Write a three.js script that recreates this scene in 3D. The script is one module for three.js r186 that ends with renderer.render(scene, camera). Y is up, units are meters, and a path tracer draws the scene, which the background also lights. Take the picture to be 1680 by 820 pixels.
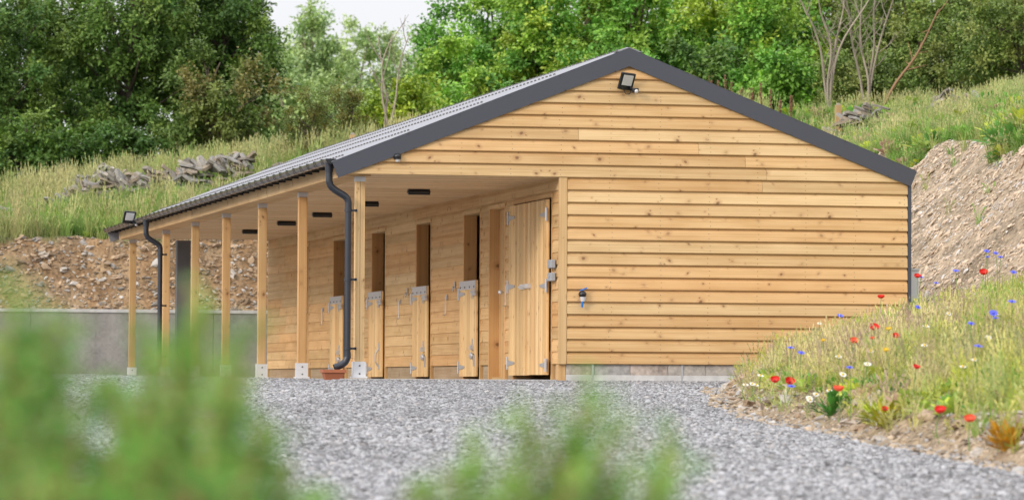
import * as THREE from 'three';
import { mergeGeometries } from 'three/addons/utils/BufferGeometryUtils.js';
import { RoundedBoxGeometry } from 'three/addons/geometries/RoundedBoxGeometry.js';

// ---------- camera, sky, sun, exposure ----------
const scene = new THREE.Scene();
const W = 1024, H = 499;
const camera = new THREE.PerspectiveCamera(2 * Math.atan(410 / 6800) * 180 / Math.PI, W / H, 0.5, 900);
{
  const yaw = Math.atan(1457 / 6800), pitch = Math.atan(221 / 6800), roll = 0.005;
  const a = new THREE.Vector3(Math.sin(yaw), 0, -Math.cos(yaw)), r = new THREE.Vector3(Math.cos(yaw), 0, Math.sin(yaw)), y = new THREE.Vector3(0, 1, 0);
  const fw = a.clone().multiplyScalar(Math.cos(pitch)).addScaledVector(y, Math.sin(pitch));
  const up = y.clone().multiplyScalar(Math.cos(pitch)).addScaledVector(a, -Math.sin(pitch));
  camera.up.copy(up).multiplyScalar(Math.cos(roll)).addScaledVector(r, -Math.sin(roll));
  camera.position.set(-10.292, -0.064, 45.45);
  camera.lookAt(camera.position.clone().add(fw));
  camera.focus = 48; camera.userData.fStop = 4.2;
}
const renderer = new THREE.WebGLRenderer({ antialias: true });
renderer.setSize(W, H);
renderer.toneMapping = THREE.LinearToneMapping;
renderer.toneMappingExposure = 1.16;
renderer.shadowMap.enabled = true;
const SUN = new THREE.Vector3(-0.85, 0.43, 0.46).normalize();
{ // overcast sky, brighter overhead and softly towards the veiled sun
  const w = 256, h = 128, d = new Float32Array(w * h * 4);
  for (let j = 0; j < h; j++) for (let i = 0; i < w; i++) {
    const el = ((j + 0.5) / h - 0.5) * Math.PI, az = ((i + 0.5) / w - 0.5) * 2 * Math.PI;
    const v = new THREE.Vector3(Math.cos(az) * Math.cos(el), Math.sin(el), Math.sin(az) * Math.cos(el));
    const s = Math.max(0, v.y), glow = Math.pow(Math.max(0, v.dot(SUN)), 3) * 0.75;
    const L = 0.715 * (1 + 1.5 * s) + glow, o = (j * w + i) * 4;
    d[o] = L * 0.985; d[o + 1] = L * 0.995; d[o + 2] = L * 1.035; d[o + 3] = 1;
  }
  const t = new THREE.DataTexture(d, w, h, THREE.RGBAFormat, THREE.FloatType);
  t.mapping = THREE.EquirectangularReflectionMapping; t.magFilter = THREE.LinearFilter; t.needsUpdate = true;
  scene.background = t; scene.environment = t;
}
const sun = new THREE.DirectionalLight(0xfff0dc, 1.5);
sun.position.copy(SUN).multiplyScalar(60); sun.target.position.set(0, 0, -5);
sun.castShadow = true; sun.shadow.radius = 24;
sun.shadow.mapSize.set(2048, 2048);
Object.assign(sun.shadow.camera, { left: -45, right: 45, top: 45, bottom: -45, near: 1, far: 160 });
scene.add(sun, sun.target);

// ---------- helpers ----------
function rng(seed) { let a = seed >>> 0; return () => { a = (a + 0x6d2b79f5) | 0; let t = Math.imul(a ^ (a >>> 15), 1 | a); t = (t + Math.imul(t ^ (t >>> 7), 61 | t)) ^ t; return ((t ^ (t >>> 14)) >>> 0) / 4294967296; }; }
const R0 = rng(11);
const rr = (r, a, b) => a + (b - a) * r();
const lerp = (a, b, t) => a + (b - a) * t;
const clamp = (x, a = 0, b = 1) => Math.min(b, Math.max(a, x));
const ss = (a, b, x) => { const t = clamp((x - a) / (b - a)); return t * t * (3 - 2 * t); };
function hash2(x, y) { let h = Math.imul(x | 0, 374761393) + Math.imul(y | 0, 668265263); h = Math.imul(h ^ (h >>> 13), 1274126177); return ((h ^ (h >>> 16)) >>> 0) / 4294967296; }
function vn(x, y) { const i = Math.floor(x), j = Math.floor(y); let u = x - i, v = y - j; u = u * u * (3 - 2 * u); v = v * v * (3 - 2 * v); return lerp(lerp(hash2(i, j), hash2(i + 1, j), u), lerp(hash2(i, j + 1), hash2(i + 1, j + 1), u), v); }
function fbm(x, y, n = 4) { let s = 0, a = 0.5, t = 0; for (let k = 0; k < n; k++) { s += a * vn(x, y); t += a; x = x * 2.03 + 17.1; y = y * 2.03 + 5.7; a *= 0.5; } return s / t; }
const s2b = (c) => Math.round(255 * (c <= 0.0031308 ? 12.92 * c : 1.055 * Math.pow(clamp(c), 1 / 2.4) - 0.055));
const used = new Map();
function numbered(name) { const n = used.get(name) || 0; used.set(name, n + 1); return n ? name + '_' + String(n).padStart(3, '0') : name; }
function sh(o) { o.castShadow = true; o.receiveShadow = true; return o; }
function tag(o, label, category, group, kind) { o.userData.label = label; o.userData.category = category; if (group) o.userData.group = group; if (kind) o.userData.kind = kind; return o; }
function thing(name, label, category, p = [0, 0, 0], group) { const g = new THREE.Group(); g.name = numbered(name); g.position.set(...p); scene.add(g); return tag(g, label, category, group); }
function part(name, geo, m, parent) { const o = sh(new THREE.Mesh(geo, m)); o.name = name; parent.add(o); return o; }
function grp(name, parent, p = [0, 0, 0]) { const g = new THREE.Group(); g.name = name; g.position.set(...p); parent.add(g); return g; }
const bx = (cx, cy, cz, sx, sy, sz) => new THREE.BoxGeometry(sx, sy, sz).translate(cx, cy, cz);
const span = (x0, x1, y0, y1, z0, z1) => bx((x0 + x1) / 2, (y0 + y1) / 2, (z0 + z1) / 2, Math.abs(x1 - x0), Math.abs(y1 - y0), Math.abs(z1 - z0));
const cyl = (r0, r1, h, n = 14) => new THREE.CylinderGeometry(r1, r0, h, n);
const merge = (l) => mergeGeometries(l.map((g) => { const q = g.index ? g.toNonIndexed() : g; for (const k of Object.keys(q.attributes)) if (!['position', 'normal', 'uv'].includes(k)) q.deleteAttribute(k); return q; }));
// closed prism between two equal rings of 3D points
function loft(A, B, caps = true) {
  const P = [], n = A.length, tri = (a, b, c) => P.push(...a, ...b, ...c);
  for (let i = 0; i < n; i++) { const j = (i + 1) % n; tri(A[i], A[j], B[j]); tri(A[i], B[j], B[i]); }
  if (caps) for (let i = 1; i < n - 1; i++) { tri(A[0], A[i + 1], A[i]); tri(B[0], B[i], B[i + 1]); }
  const g = new THREE.BufferGeometry(); g.setAttribute('position', new THREE.Float32BufferAttribute(P, 3));
  g.setAttribute('uv', new THREE.Float32BufferAttribute(new Float32Array(P.length / 3 * 2), 2)); g.computeVertexNormals(); return g;
}
function tubeAlong(pts, r, n = 12, seg = 40, tension = 0.1) { return new THREE.TubeGeometry(new THREE.CatmullRomCurve3(pts.map((p) => new THREE.Vector3(...p)), false, 'catmullrom', tension), seg, r, n); }

// ---------- textures ----------
const TL = 4.1, STR = 8;
function woodTexture(seed, tone) {
  const w = 2048, h = 1024, d = new Uint8Array(w * h * 4), r = rng(seed), sp = h / STR;
  for (let s = 0; s < STR; s++) {
    const knots = []; let u = rr(r, 0.05, 0.4);
    while (u < TL) { const kd = r() < 0.15 ? 0.95 : rr(r, 0.3, 0.65); knots.push([u, rr(r, 0.01, 0.125), rr(r, 0.005, 0.015), rr(r, -1.6, 1.6), kd]); if (r() < 0.35) knots.push([u + rr(r, 0.01, 0.06), rr(r, 0.01, 0.12), rr(r, 0.003, 0.008), rr(r, -1.5, 1.5), kd]); u += r() < 0.2 ? rr(r, 0.08, 0.2) : rr(r, 0.3, 0.85); }
    const st = rr(r, -0.3, 0.28) * tone, warm = rr(r, -0.06, 0.1);
    for (let y = 0; y < sp; y++) for (let x = 0; x < w; x++) {
      const U = x / w * TL, V = y / sp * 0.14; let v = V, k = 0, ring = 0;
      for (const [ku, kv, kr, kt, kd] of knots) { const du = U - ku; if (Math.abs(du) > 0.16) continue; const dv = V - kv + du * kt * 0.25, q = Math.sqrt(du * du * 0.45 + dv * dv) / kr; v += (dv > 0 ? 1 : -1) * kr * 0.9 * Math.exp(-du * du / 0.0025) * Math.exp(-Math.abs(dv) / 0.03); if (q < 1) k = Math.max(k, kd * (0.7 + 0.3 * (1 - q))); else if (q < 3.2) ring = Math.max(ring, (3.2 - q) / 2.2 * 0.42 * kd); }
      const gr = vn(U * 1.3 + s * 31, v * 150 + s * 77) * 0.55 + vn(U * 2.2 + 9 * s, v * 420 + s * 13) * 0.25 + fbm(U * 1.1 + s * 7, v * 26 + s * 3, 3) * 0.6;
      const bl = fbm(U * 2.7 + s * 19, V * 9 + s * 5, 3) - 0.5;
      let t = clamp(0.62 - (gr - 0.7) * 0.85 + st + bl * 0.5);
      let c = [lerp(0.49, 0.71, t) + warm * 0.3, lerp(0.3, 0.505, t), lerp(0.125, 0.262, t) - warm * 0.1];
      if (ring) c = [c[0] * (1 - ring * 0.5), c[1] * (1 - ring * 0.68), c[2] * (1 - ring * 0.75)];
      if (k) c = [lerp(c[0], 0.16, k), lerp(c[1], 0.075, k), lerp(c[2], 0.028, k)];
      const o = ((s * sp + y) * w + x) * 4; d[o] = s2b(c[0]); d[o + 1] = s2b(c[1]); d[o + 2] = s2b(c[2]); d[o + 3] = 255;
    }
  }
  const t = new THREE.DataTexture(d, w, h); t.colorSpace = THREE.SRGBColorSpace; t.magFilter = THREE.LinearFilter; t.wrapS = t.wrapT = THREE.MirroredRepeatWrapping; t.needsUpdate = true; return t;
}
function tex(n, fn, rep) { // tiling by mirrored repeat; fn(u,v) -> linear rgb, u,v in 0..1
  const d = new Uint8Array(n * n * 4);
  for (let y = 0; y < n; y++) for (let x = 0; x < n; x++) { const c = fn(x / n, y / n), o = (y * n + x) * 4; d[o] = s2b(c[0]); d[o + 1] = s2b(c[1]); d[o + 2] = s2b(c[2]); d[o + 3] = 255; }
  const t = new THREE.DataTexture(d, n, n); t.colorSpace = THREE.SRGBColorSpace; t.magFilter = THREE.LinearFilter; t.wrapS = t.wrapT = THREE.MirroredRepeatWrapping; t.repeat.set(rep, rep); t.needsUpdate = true; return t;
}
const std = (o) => new THREE.MeshStandardMaterial(o);
const lin = (r, g, b) => new THREE.Color().setRGB(r, g, b);
const woodMap = woodTexture(5, 1);
const wood = [[1, 1, 1], [0.94, 0.9, 0.86], [1.04, 1.04, 1.04], [0.97, 0.87, 0.78], [0.88, 0.84, 0.78]].map((c) => std({ map: woodMap, color: lin(...c), roughness: 0.72 }));
const jambWood = std({ map: woodMap, color: lin(0.9, 0.68, 0.5), roughness: 0.8 });
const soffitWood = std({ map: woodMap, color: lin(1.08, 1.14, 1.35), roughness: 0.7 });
const doorWood = [[1.08, 1.08, 1.05], [1.04, 1.0, 0.95], [1.1, 1.1, 1.1]].map((c) => std({ map: woodMap, color: lin(...c), roughness: 0.7 }));
const anthracite = std({ color: lin(0.058, 0.062, 0.078), roughness: 0.42, metalness: 0.0 });
const roofMetal = std({ color: lin(0.23, 0.233, 0.26), roughness: 0.4, metalness: 0.0 });
const blackPlastic = std({ color: lin(0.012, 0.013, 0.016), roughness: 0.3 });
const gutterPlastic = std({ color: lin(0.06, 0.057, 0.056), roughness: 0.2 });
const pipePlastic = std({ color: lin(0.024, 0.028, 0.038), roughness: 0.36 });
const galv = std({ map: tex(128, (u, v) => { const k = 0.42 + 0.25 * fbm(u * 14, v * 14, 3); return [k, k, k * 1.04]; }, 3), roughness: 0.42, metalness: 0.55 });
const shoeSteel = std({ color: lin(0.72, 0.72, 0.74), roughness: 0.4, metalness: 0.45 });
const steelDark = std({ color: lin(0.09, 0.085, 0.08), roughness: 0.5, metalness: 0.6 });
const lensGlass = std({ color: lin(0.55, 0.54, 0.52), roughness: 0.15 });
const greyPaint = std({ color: lin(0.33, 0.345, 0.37), roughness: 0.45 });
const concrete = std({ map: tex(512, (u, v) => { const n = fbm(u * 9, v * 9, 5), m = fbm(u * 70, v * 70, 2), st = fbm(u * 30, v * 3, 3); const k = 0.25 + 0.14 * (n - 0.5) + 0.07 * (m - 0.5) - 0.08 * Math.max(0, st - 0.55); return [k * 1.12, k * 1.08, k * 1.0]; }, 0.4), roughness: 0.9 });
const copingMat = std({ map: tex(256, (u, v) => { const k = 0.52 + 0.2 * (fbm(u * 22, v * 22, 4) - 0.5); return [k, k * 0.98, k * 0.95]; }, 0.6), roughness: 0.9 });
const blockMats = [[0.5, 0.45, 0.4], [0.56, 0.47, 0.41], [0.46, 0.44, 0.42]].map((c, i) => std({ map: tex(256, (u, v) => { const n = fbm(u * 26 + i * 9, v * 26, 4), q = fbm(u * 5, v * 5 + i * 4, 3); const k = 0.72 + 0.5 * (n - 0.5) + 0.5 * (q - 0.5); return c.map((x) => clamp(x * k * 1.15)); }, 1.2), roughness: 0.95 }));
const mortar = std({ color: lin(0.52, 0.51, 0.5), roughness: 0.95 });
const clay = std({ color: lin(0.36, 0.12, 0.055), roughness: 0.75 });
const darkInside = std({ color: lin(0.1, 0.08, 0.06), roughness: 0.9 });

// wood texture coordinates: u along 'axis', v across, one strip per piece
function woodUV(g, axis, r = R0) {
  if (g.index) g = g.toNonIndexed();
  const p = g.attributes.position, n = g.attributes.normal, uv = new Float32Array(p.count * 2), off = rr(r, 0, 6), strip = Math.floor(r() * STR);
  g.computeBoundingBox(); const mn = g.boundingBox.min.toArray(), mx = g.boundingBox.max.toArray();
  for (let i = 0; i < p.count; i++) {
    const P = [p.getX(i), p.getY(i), p.getZ(i)], N = [Math.abs(n.getX(i)), Math.abs(n.getY(i)), Math.abs(n.getZ(i))];
    let best = -1, c = -1; for (let k = 0; k < 3; k++) if (k !== axis && N[k] > best) { best = N[k]; c = k; }
    const cr = [0, 1, 2].find((k) => k !== axis && k !== c), rng_ = Math.max(mx[cr] - mn[cr], 0.14);
    uv[i * 2] = (P[axis] - mn[axis]) / TL + off; uv[i * 2 + 1] = (strip + 0.03 + 0.94 * clamp((P[cr] - mn[cr]) / rng_)) / STR;
  }
  g.setAttribute('uv', new THREE.BufferAttribute(uv, 2)); return g;
}
function metreUV(g) { // box projection in metres
  if (g.index) g = g.toNonIndexed();
  const p = g.attributes.position, n = g.attributes.normal, uv = new Float32Array(p.count * 2);
  for (let i = 0; i < p.count; i++) { const N = [Math.abs(n.getX(i)), Math.abs(n.getY(i)), Math.abs(n.getZ(i))], P = [p.getX(i), p.getY(i), p.getZ(i)]; const k = N.indexOf(Math.max(...N)); uv[i * 2] = P[k === 0 ? 2 : 0]; uv[i * 2 + 1] = P[k === 1 ? 2 : 1]; }
  g.setAttribute('uv', new THREE.BufferAttribute(uv, 2)); return g;
}

// ---------- terrain ----------
const interp = (x, pts) => { if (x <= pts[0][0]) return pts[0][1]; for (let i = 1; i < pts.length; i++) if (x <= pts[i][0]) return lerp(pts[i - 1][1], pts[i][1], (x - pts[i - 1][0]) / (pts[i][0] - pts[i - 1][0])); return pts[pts.length - 1][1]; };
const yardY = (x, z) => (z < 0 ? -0.03 - 0.0035 * z * (x < -2.3 ? 1 : 0) : -0.03 - 0.0225 * z);
const FOOT = [[-2, 5.2], [0.2, 4.9], [1.0, 3.0], [3.6, 0.95], [10, -0.72], [14.8, -1.5], [20.4, -2.15], [24, -2.6], [46, -6.6]];
const footX = (z) => interp(z, FOOT) + 0.28 * (fbm(z * 0.7, 3.3, 3) - 0.5);
const bankS = (x, z) => x - footX(z);
function bankY(x, z) { const s = bankS(x, z); return yardY(x, z) + (s < 0 ? 0.35 * s : 0.11 * ss(0, 0.3, s) + 0.255 * Math.min(s, 3.4) * lerp(0.7, 1, ss(0.5, 4, z)) + 0.1 * (fbm(x * 1.7, z * 1.7, 3) - 0.5) * ss(0, 0.4, s)); }
const RETZ = -24.6;
function hillY(x, z) {
  const rough = fbm(x * 1.1 + 40, z * 1.1, 4) - 0.5, fine = fbm(x * 5 + 9, z * 5, 3) - 0.5;
  const d = x - 5.2 + 0.5 * (fbm(z * 0.4, x * 0.2, 3) - 0.5) + Math.max(0, z - 1) * 0.0;
  let hr = interp(d, [[-3, -1.5], [0, 0], [4.0, 3.6], [7, 4.55], [9, 5.0], [11, 5.55], [14, 6.0], [60, 6.6], [200, 7]]);
  const c = RETZ - z;
  hr *= 1 - 0.16 * ss(6, 16, c);
  let hb = interp(c, [[-1, -4], [0, 0.7], [0.15, 1.12], [0.5, 1.35], [1.5, 2.38], [2.2, 2.42], [6, 2.72], [14, 3.5], [24, 3.6], [60, 3.0], [200, 2]]);
  hb += ss(0, 6, c) * (1 - 0.5 * ss(6, 14, c)) * (x > -4 ? interp(x, [[-4, 0], [4, 1.5], [10, 2.0], [14, 2.5], [30, 2.9]]) : 0.1 * Math.max(x + 4, -8));
  let h = Math.max(hr, hb);
  const cutness = (hr >= hb ? ss(0.2, 1, d) * (1 - ss(3.4, 4.6, d)) : ss(0.1, 0.5, c) * (1 - ss(1.3, 2, c)));
  const gully = hr >= hb ? -0.16 * ss(0.5, 0.75, fbm(z * 0.9 + 2, x * 0.15 + 4, 2)) * cutness : 0;
  return h + gully + rough * 0.3 * ss(0, 1.5, Math.max(d, c)) + fine * 0.16 * cutness;
}
function isScree(x, z) { const d = x - 5.2, c = RETZ - z; return d > -1 && d < 3.9 + 1.1 * (fbm(x * 0.6 + 3, z * 0.5, 3) - 0.5) * 2 && c < 1.2; }
function isCut(x, z) { const c = RETZ - z; return c >= -0.2 && c < 1.55 + 0.5 * (fbm(x * 0.8, 7.7, 3) - 0.5) * 2; }
function sheet(x0, x1, z0, z1, step, fy, keep, fcol) {
  const nx = Math.round((x1 - x0) / step), nz = Math.round((z1 - z0) / step), P = [], UV = [], C = [], I = [];
  for (let j = 0; j <= nz; j++) for (let i = 0; i <= nx; i++) { const x = x0 + (x1 - x0) * i / nx, z = z0 + (z1 - z0) * j / nz; P.push(x, fy(x, z), z); UV.push(x, z); if (fcol) C.push(...fcol(x, z)); }
  for (let j = 0; j < nz; j++) for (let i = 0; i < nx; i++) { const x = x0 + (x1 - x0) * (i + 0.5) / nx, z = z0 + (z1 - z0) * (j + 0.5) / nz; if (keep && !keep(x, z)) continue; const a = j * (nx + 1) + i, b = a + nx + 1; I.push(a, b, a + 1, a + 1, b, b + 1); }
  const g = new THREE.BufferGeometry(); g.setAttribute('position', new THREE.Float32BufferAttribute(P, 3)); g.setAttribute('uv', new THREE.Float32BufferAttribute(UV, 2)); if (fcol) g.setAttribute('color', new THREE.Float32BufferAttribute(C, 3)); g.setIndex(I); g.computeVertexNormals(); return g;
}
function structure(name, geo, m, label, category) { const o = part(name, geo, m, scene); return tag(o, label, category, null, 'structure'); }
const grain = tex(512, (u, v) => { const k = 0.55 + 0.75 * (fbm(u * 60, v * 60, 4) - 0.5) + 0.35 * (fbm(u * 6, v * 6, 3) - 0.5); return [k, k, k].map((x) => clamp(x)); }, 0.5);
const gravelBase = std({ color: lin(0.4, 0.4, 0.42), map: grain, roughness: 0.95 });
const soil = std({ vertexColors: true, map: grain, roughness: 0.97 });
structure('gravel_yard', sheet(-60, 60, -30, 80, 1, (x, z) => yardY(x, z) - 0.012, (x, z) => !(x > 7 && z < -1)), gravelBase, 'grey gravel yard sloping gently down from the stable block', 'gravel');
const hill = structure('hillside', sheet(-22, 24, -52, 14, 0.16, hillY, (x, z) => (RETZ - z > -0.02 || x > 4.6) , (x, z) => {
  const m = fbm(x * 1.3, z * 1.3, 4), q = fbm(x * 4 + 7, z * 4, 3);
  if (isScree(x, z)) return [lerp(0.42, 0.6, m), lerp(0.325, 0.465, m), lerp(0.22, 0.32, m)];
  if (isCut(x, z)) return q > 0.5 ? [lerp(0.38, 0.5, m), lerp(0.25, 0.34, m), lerp(0.12, 0.2, m)] : [lerp(0.3, 0.42, m), lerp(0.17, 0.26, m), lerp(0.075, 0.13, m)];
  return [lerp(0.16, 0.3, m), lerp(0.18, 0.3, m), lerp(0.06, 0.12, m)];
}), soil, 'hillside cut back behind the stable block, grass above bare earth and scree', 'hillside');
structure('far_hillside', sheet(-160, 200, -330, -48, 6, (x, z) => hillY(clamp(x, -22, 40), Math.max(z, -70)) - 0.5 + 0.0 * x, null, (x, z) => { const m = fbm(x * 0.2, z * 0.2, 3); return [lerp(0.14, 0.24, m), lerp(0.2, 0.3, m), 0.08]; }), soil, 'rough grassland running on beyond the trees', 'hillside');
const bank = structure('flower_bank', sheet(-9, 9, -0.5, 46, 0.12, bankY, (x, z) => { const s = bankS(x, z); return s > -0.3 && s < 6.5 && !(z < 0.35 && x < 4.6); }, (x, z) => {
  const s = bankS(x, z), m = fbm(x * 2.2, z * 2.2, 4), e = ss(0.35, 0.9, s + 0.9 * (fbm(x * 1.4 + 5, z * 1.4, 3) - 0.5));
  const a = [lerp(0.34, 0.6, m), lerp(0.25, 0.45, m), lerp(0.15, 0.29, m)], b = [lerp(0.34, 0.5, m), lerp(0.32, 0.44, m), lerp(0.1, 0.16, m)];
  return a.map((v, i) => lerp(v, b[i], e));
}), soil, 'rough earth bank of wildflowers beside the gravel yard', 'bank');

// ---------- the stable block ----------
// x: across the gable (front wall at 0, rear wall at 4.08), z: along the block (near gable at 0, far gable at -21.6)
const LEN = -21.6, RX = 0.78, SL = 0.394, BP = 0.14, BB = 0.17, TOPH = 2.27;
const stable = thing('stable_block', 'long timber-clad stable block with dark grey roof and open posted canopy', 'stables');
const under = (x) => 3.63 - SL * Math.abs(x - RX); // underside of the roof
// lap board section: [out, up]
const LAP = [[0, 0], [0.036, 0.002], [0.041, 0.008], [0.031, 0.1], [0.019, 0.114], [0.008, 0.134], [0.006, 0.15], [0, 0.15]];
function clipLap(y0, y1) { // part of the section between heights
  const out = []; const n = LAP.length;
  const cut = (pts, side, v) => { const o = []; for (let i = 0; i < pts.length; i++) { const a = pts[i], b = pts[(i + 1) % pts.length], ia = side * (a[1] - v) >= 0, ib = side * (b[1] - v) >= 0; if (ia) o.push(a); if (ia !== ib) { const t = (v - a[1]) / (b[1] - a[1]); o.push([lerp(a[0], b[0], t), v]); } } return o; };
  return cut(cut(LAP, 1, y0), -1, y1);
}
{ // near gable wall
  const wall = grp('gable_wall', stable);
  const G = (y, x0, x1, sec = LAP) => {
    const lim = (yy, x) => x; // ends cut to the rake
    const A = [], B = [];
    for (const [o, h] of sec) { const yy = y + h, half = (3.60 - yy) / SL; A.push([Math.max(x0, RX - half), yy, o]); B.push([Math.min(x1, RX + half), yy, o]); }
    return woodUV(loft(B, A), 0);
  };
  const jr = rng(77);
  for (let k = 0; k < 25; k++) {
    const y = BB + BP * k, hMax = (3.60 - y) / 1; if (y > 3.5) break;
    let cuts;
    if (k < 15) { cuts = [0.077, 4.078]; if (k === 14) cuts = [0.077, 2.35, 4.078]; }
    else cuts = [-2.455, 4.078];
    if (k === 16) cuts = [-2.455, 2.15, 4.078]; if (k === 17) cuts = [-2.455, 1.6, 4.078]; if (k === 15) cuts = [-2.455, 2.4, 4.078]; if (k === 18) cuts = [-2.455, 0.2, 4.078];
    for (let i = 0; i < cuts.length - 1; i++) {
      const sec = y + 0.15 > 3.59 ? clipLap(0, 3.59 - y) : LAP;
      part('board', G(y, cuts[i] + (i ? 0.0015 : 0), cuts[i + 1] - 0.0015, sec), wood[Math.floor(jr() * 4)], wall);
    }
  }
  const nails = [], nr = rng(5), ng = new THREE.CylinderGeometry(0.0045, 0.0045, 0.003, 6).rotateX(Math.PI / 2);
  for (let k = 0; k < 23; k++) for (let q = 0; q < 12; q++) { const x = -2.3 + q * 0.575 + rr(nr, -0.02, 0.02), y = BB + BP * k; if (k < 15 && x < 0.12 || x > 4.04 || y + 0.12 > 3.5 - SL * Math.abs(x - RX)) continue; for (const dy of [0.03, 0.085]) nails.push(ng.clone().translate(x, y + dy, 0.0405 - (dy - 0.008) * 0.109)); }
  part('nail_heads', merge(nails), steelDark, wall).userData.kind = 'stuff';
  part('corner_board', woodUV(span(-0.02, 0.072, BB, TOPH - 0.003, 0, 0.034), 1), wood[1], wall);
  part('backing', loft([[0.03, 0.02, -0.01], [4.06, 0.02, -0.01], [4.06, under(4.06) - 0.06, -0.01], [RX, 3.55, -0.01], [0.03, under(0.03) - 0.06, -0.01]], [[0.03, 0.02, -0.1], [4.06, 0.02, -0.1], [4.06, under(4.06) - 0.06, -0.1], [RX, 3.55, -0.1], [0.03, under(0.03) - 0.06, -0.1]]), darkInside, wall);
  part('canopy_gable_backing', loft([[-2.44, TOPH + 0.02, -0.01], [0.02, TOPH + 0.02, -0.01], [0.02, under(0.02) - 0.06, -0.01], [-2.44, under(-2.44) - 0.02, -0.01]], [[-2.44, TOPH + 0.02, -0.08], [0.02, TOPH + 0.02, -0.08], [0.02, under(0.02) - 0.06, -0.08], [-2.44, under(-2.44) - 0.02, -0.08]]), darkInside, wall);
  part('corner_flashing', span(4.081, 4.122, 0.02, 2.29, -0.06, 0.036), anthracite, wall);
}
{ // far gable: timber sheet seen only past its edge
  const wall = grp('far_gable_wall', stable);
  const sh2 = new THREE.Shape(); [[0, 0.02], [4.08, 0.02], [4.08, under(4.08) - 0.02], [RX, 3.6], [-2.45, under(-2.45) - 0.02], [-2.45, TOPH + 0.01], [0, TOPH + 0.01]].forEach(([x, y], k) => (k ? sh2.lineTo(x, y) : sh2.moveTo(x, y)));
  part('boarding', woodUV(new THREE.ExtrudeGeometry(sh2, { depth: 0.08, bevelEnabled: false }).translate(0, 0, LEN - 0.08), 0), wood[1], wall);
  for (const z of [-2.66, -4.1, -6.5, -9.7, -13.0, -16.3, -19.3]) part('partition_wall', woodUV(span(0.165, 3.995, 0.0, 2.3, z - 0.04, z + 0.04), 0), wood[4], stable);
  part('rear_wall', woodUV(span(4.0, 4.075, 0.02, 2.3, LEN, -0.11), 2), wood[1], stable);
  part('end_column', span(-1.49, -1.27, -0.02, TOPH - 0.01, LEN - 0.32, LEN - 0.1), std({ color: lin(0.11, 0.12, 0.14), roughness: 0.5 }), stable);
}
// front wall under the canopy: openings [near z, far z, top, kind]
const OPEN = [[-0.36, -2.42, 2.06, 'double'], [-2.91, -3.83, 2.06, 'door'], [-4.37, -5.40, 2.05, 'stable'], [-7.56, -8.58, 2.05, 'stable'], [-10.86, -11.92, 2.05, 'stable'], [-14.1, -15.14, 2.05, 'stable'], [-17.42, -18.4, 2.05, 'door']];
{
  const wall = grp('front_wall', stable), jr = rng(31);
  const board = (y, z0, z1, sec) => { if (Math.abs(z1 - z0) < 0.02) return; const A = [], B = []; for (const [o, h] of sec) { A.push([-o * 0.42, y + h, z0]); B.push([-o * 0.42, y + h, z1]); } part('board', woodUV(loft(B, A), 2, jr), wood[[0, 1, 3, 3, 4][Math.floor(jr() * 5)]], wall); };
  for (let k = 0; k < 15; k++) {
    const y = BB + BP * k, full = y + BP > 2.2;
    if (full) { let z = -0.03; while (z > LEN) { const e = Math.max(LEN, z - rr(jr, 3.4, 4.6)); board(y, z - 0.001, e + 0.001, LAP); z = e; } continue; }
    let z = -0.03;
    for (const [n, f, top] of [...OPEN, [LEN, LEN, 0]]) {
      if (z - n > 3) { const mid = (z + n) / 2 + rr(jr, -0.4, 0.4); board(y, z, mid + 0.001, LAP); board(y, mid - 0.001, n, LAP); } else board(y, z, n, LAP);
      if (f !== n && y + BP > top + 0.05) board(y, n, f, clipLap(top + 0.045 - y, 0.15));
      z = f;
    }
  }
  // wall core, plinth boarding and door frames between the openings
  let z = -0.1;
  for (const [n, f, top, kind] of [...OPEN, [LEN, LEN, 0, '']]) {
    if (z - n > 0.05) {
      part('wall_core', span(0.002, 0.16, 0.17, 2.06, z - 0.03, n + 0.03), darkInside, wall);
      part('plinth_board', woodUV(span(0.012, 0.1, -0.02, 0.165, z - 0.09, n + 0.09), 2), std({ map: woodMap, color: lin(0.62, 0.7, 0.95), roughness: 0.9 }), wall);
    }
    z = f;
  }
  part('wall_head', span(0.002, 0.16, 2.1, 2.5, -0.1, LEN + 0.02), darkInside, wall);
  part('corner_post', woodUV(span(-0.012, 0.07, -0.02, BB - 0.003, -0.11, -0.005), 1), wood[3], wall);
}
function hinge(parent, y, z, dir, xf) { // T hinge: vertical plate at z, tapering strap running in dir
  const plate = span(xf - 0.006, xf, y - 0.075, y + 0.075, z - 0.02, z + 0.02);
  const s = loft([[xf - 0.007, y - 0.035, z], [xf - 0.007, y + 0.035, z], [xf - 0.007, y + 0.012, z + dir * 0.36], [xf - 0.007, y - 0.012, z + dir * 0.36]], [[xf - 0.001, y - 0.035, z], [xf - 0.001, y + 0.035, z], [xf - 0.001, y + 0.012, z + dir * 0.36], [xf - 0.001, y - 0.012, z + dir * 0.36]]);
  part('hinge', merge([plate, s, cyl(0.009, 0.009, 0.15, 8).translate(xf - 0.012, y, z)]), galv, parent);
}
function planks(parent, y0, y1, za, zb, xf, th, n, mats, vee = 0.008) { // vertical matchboards, chamfered
  const w = (zb - za) / n, r = R0;
  for (let i = 0; i < n; i++) {
    const a = za + w * i, b = a + w, c = vee * Math.sign(w);
    const ring = (y) => [[xf, y, a + c], [xf, y, b - c], [xf + vee, y, b - c * 0.1], [xf + th, y, b - c * 0.15], [xf + th, y, a + c * 0.15], [xf + vee, y, a + c * 0.1]];
    part('plank', woodUV(loft(ring(y0), ring(y1)), 1), mats[Math.floor(r() * mats.length)], parent);
  }
}
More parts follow.
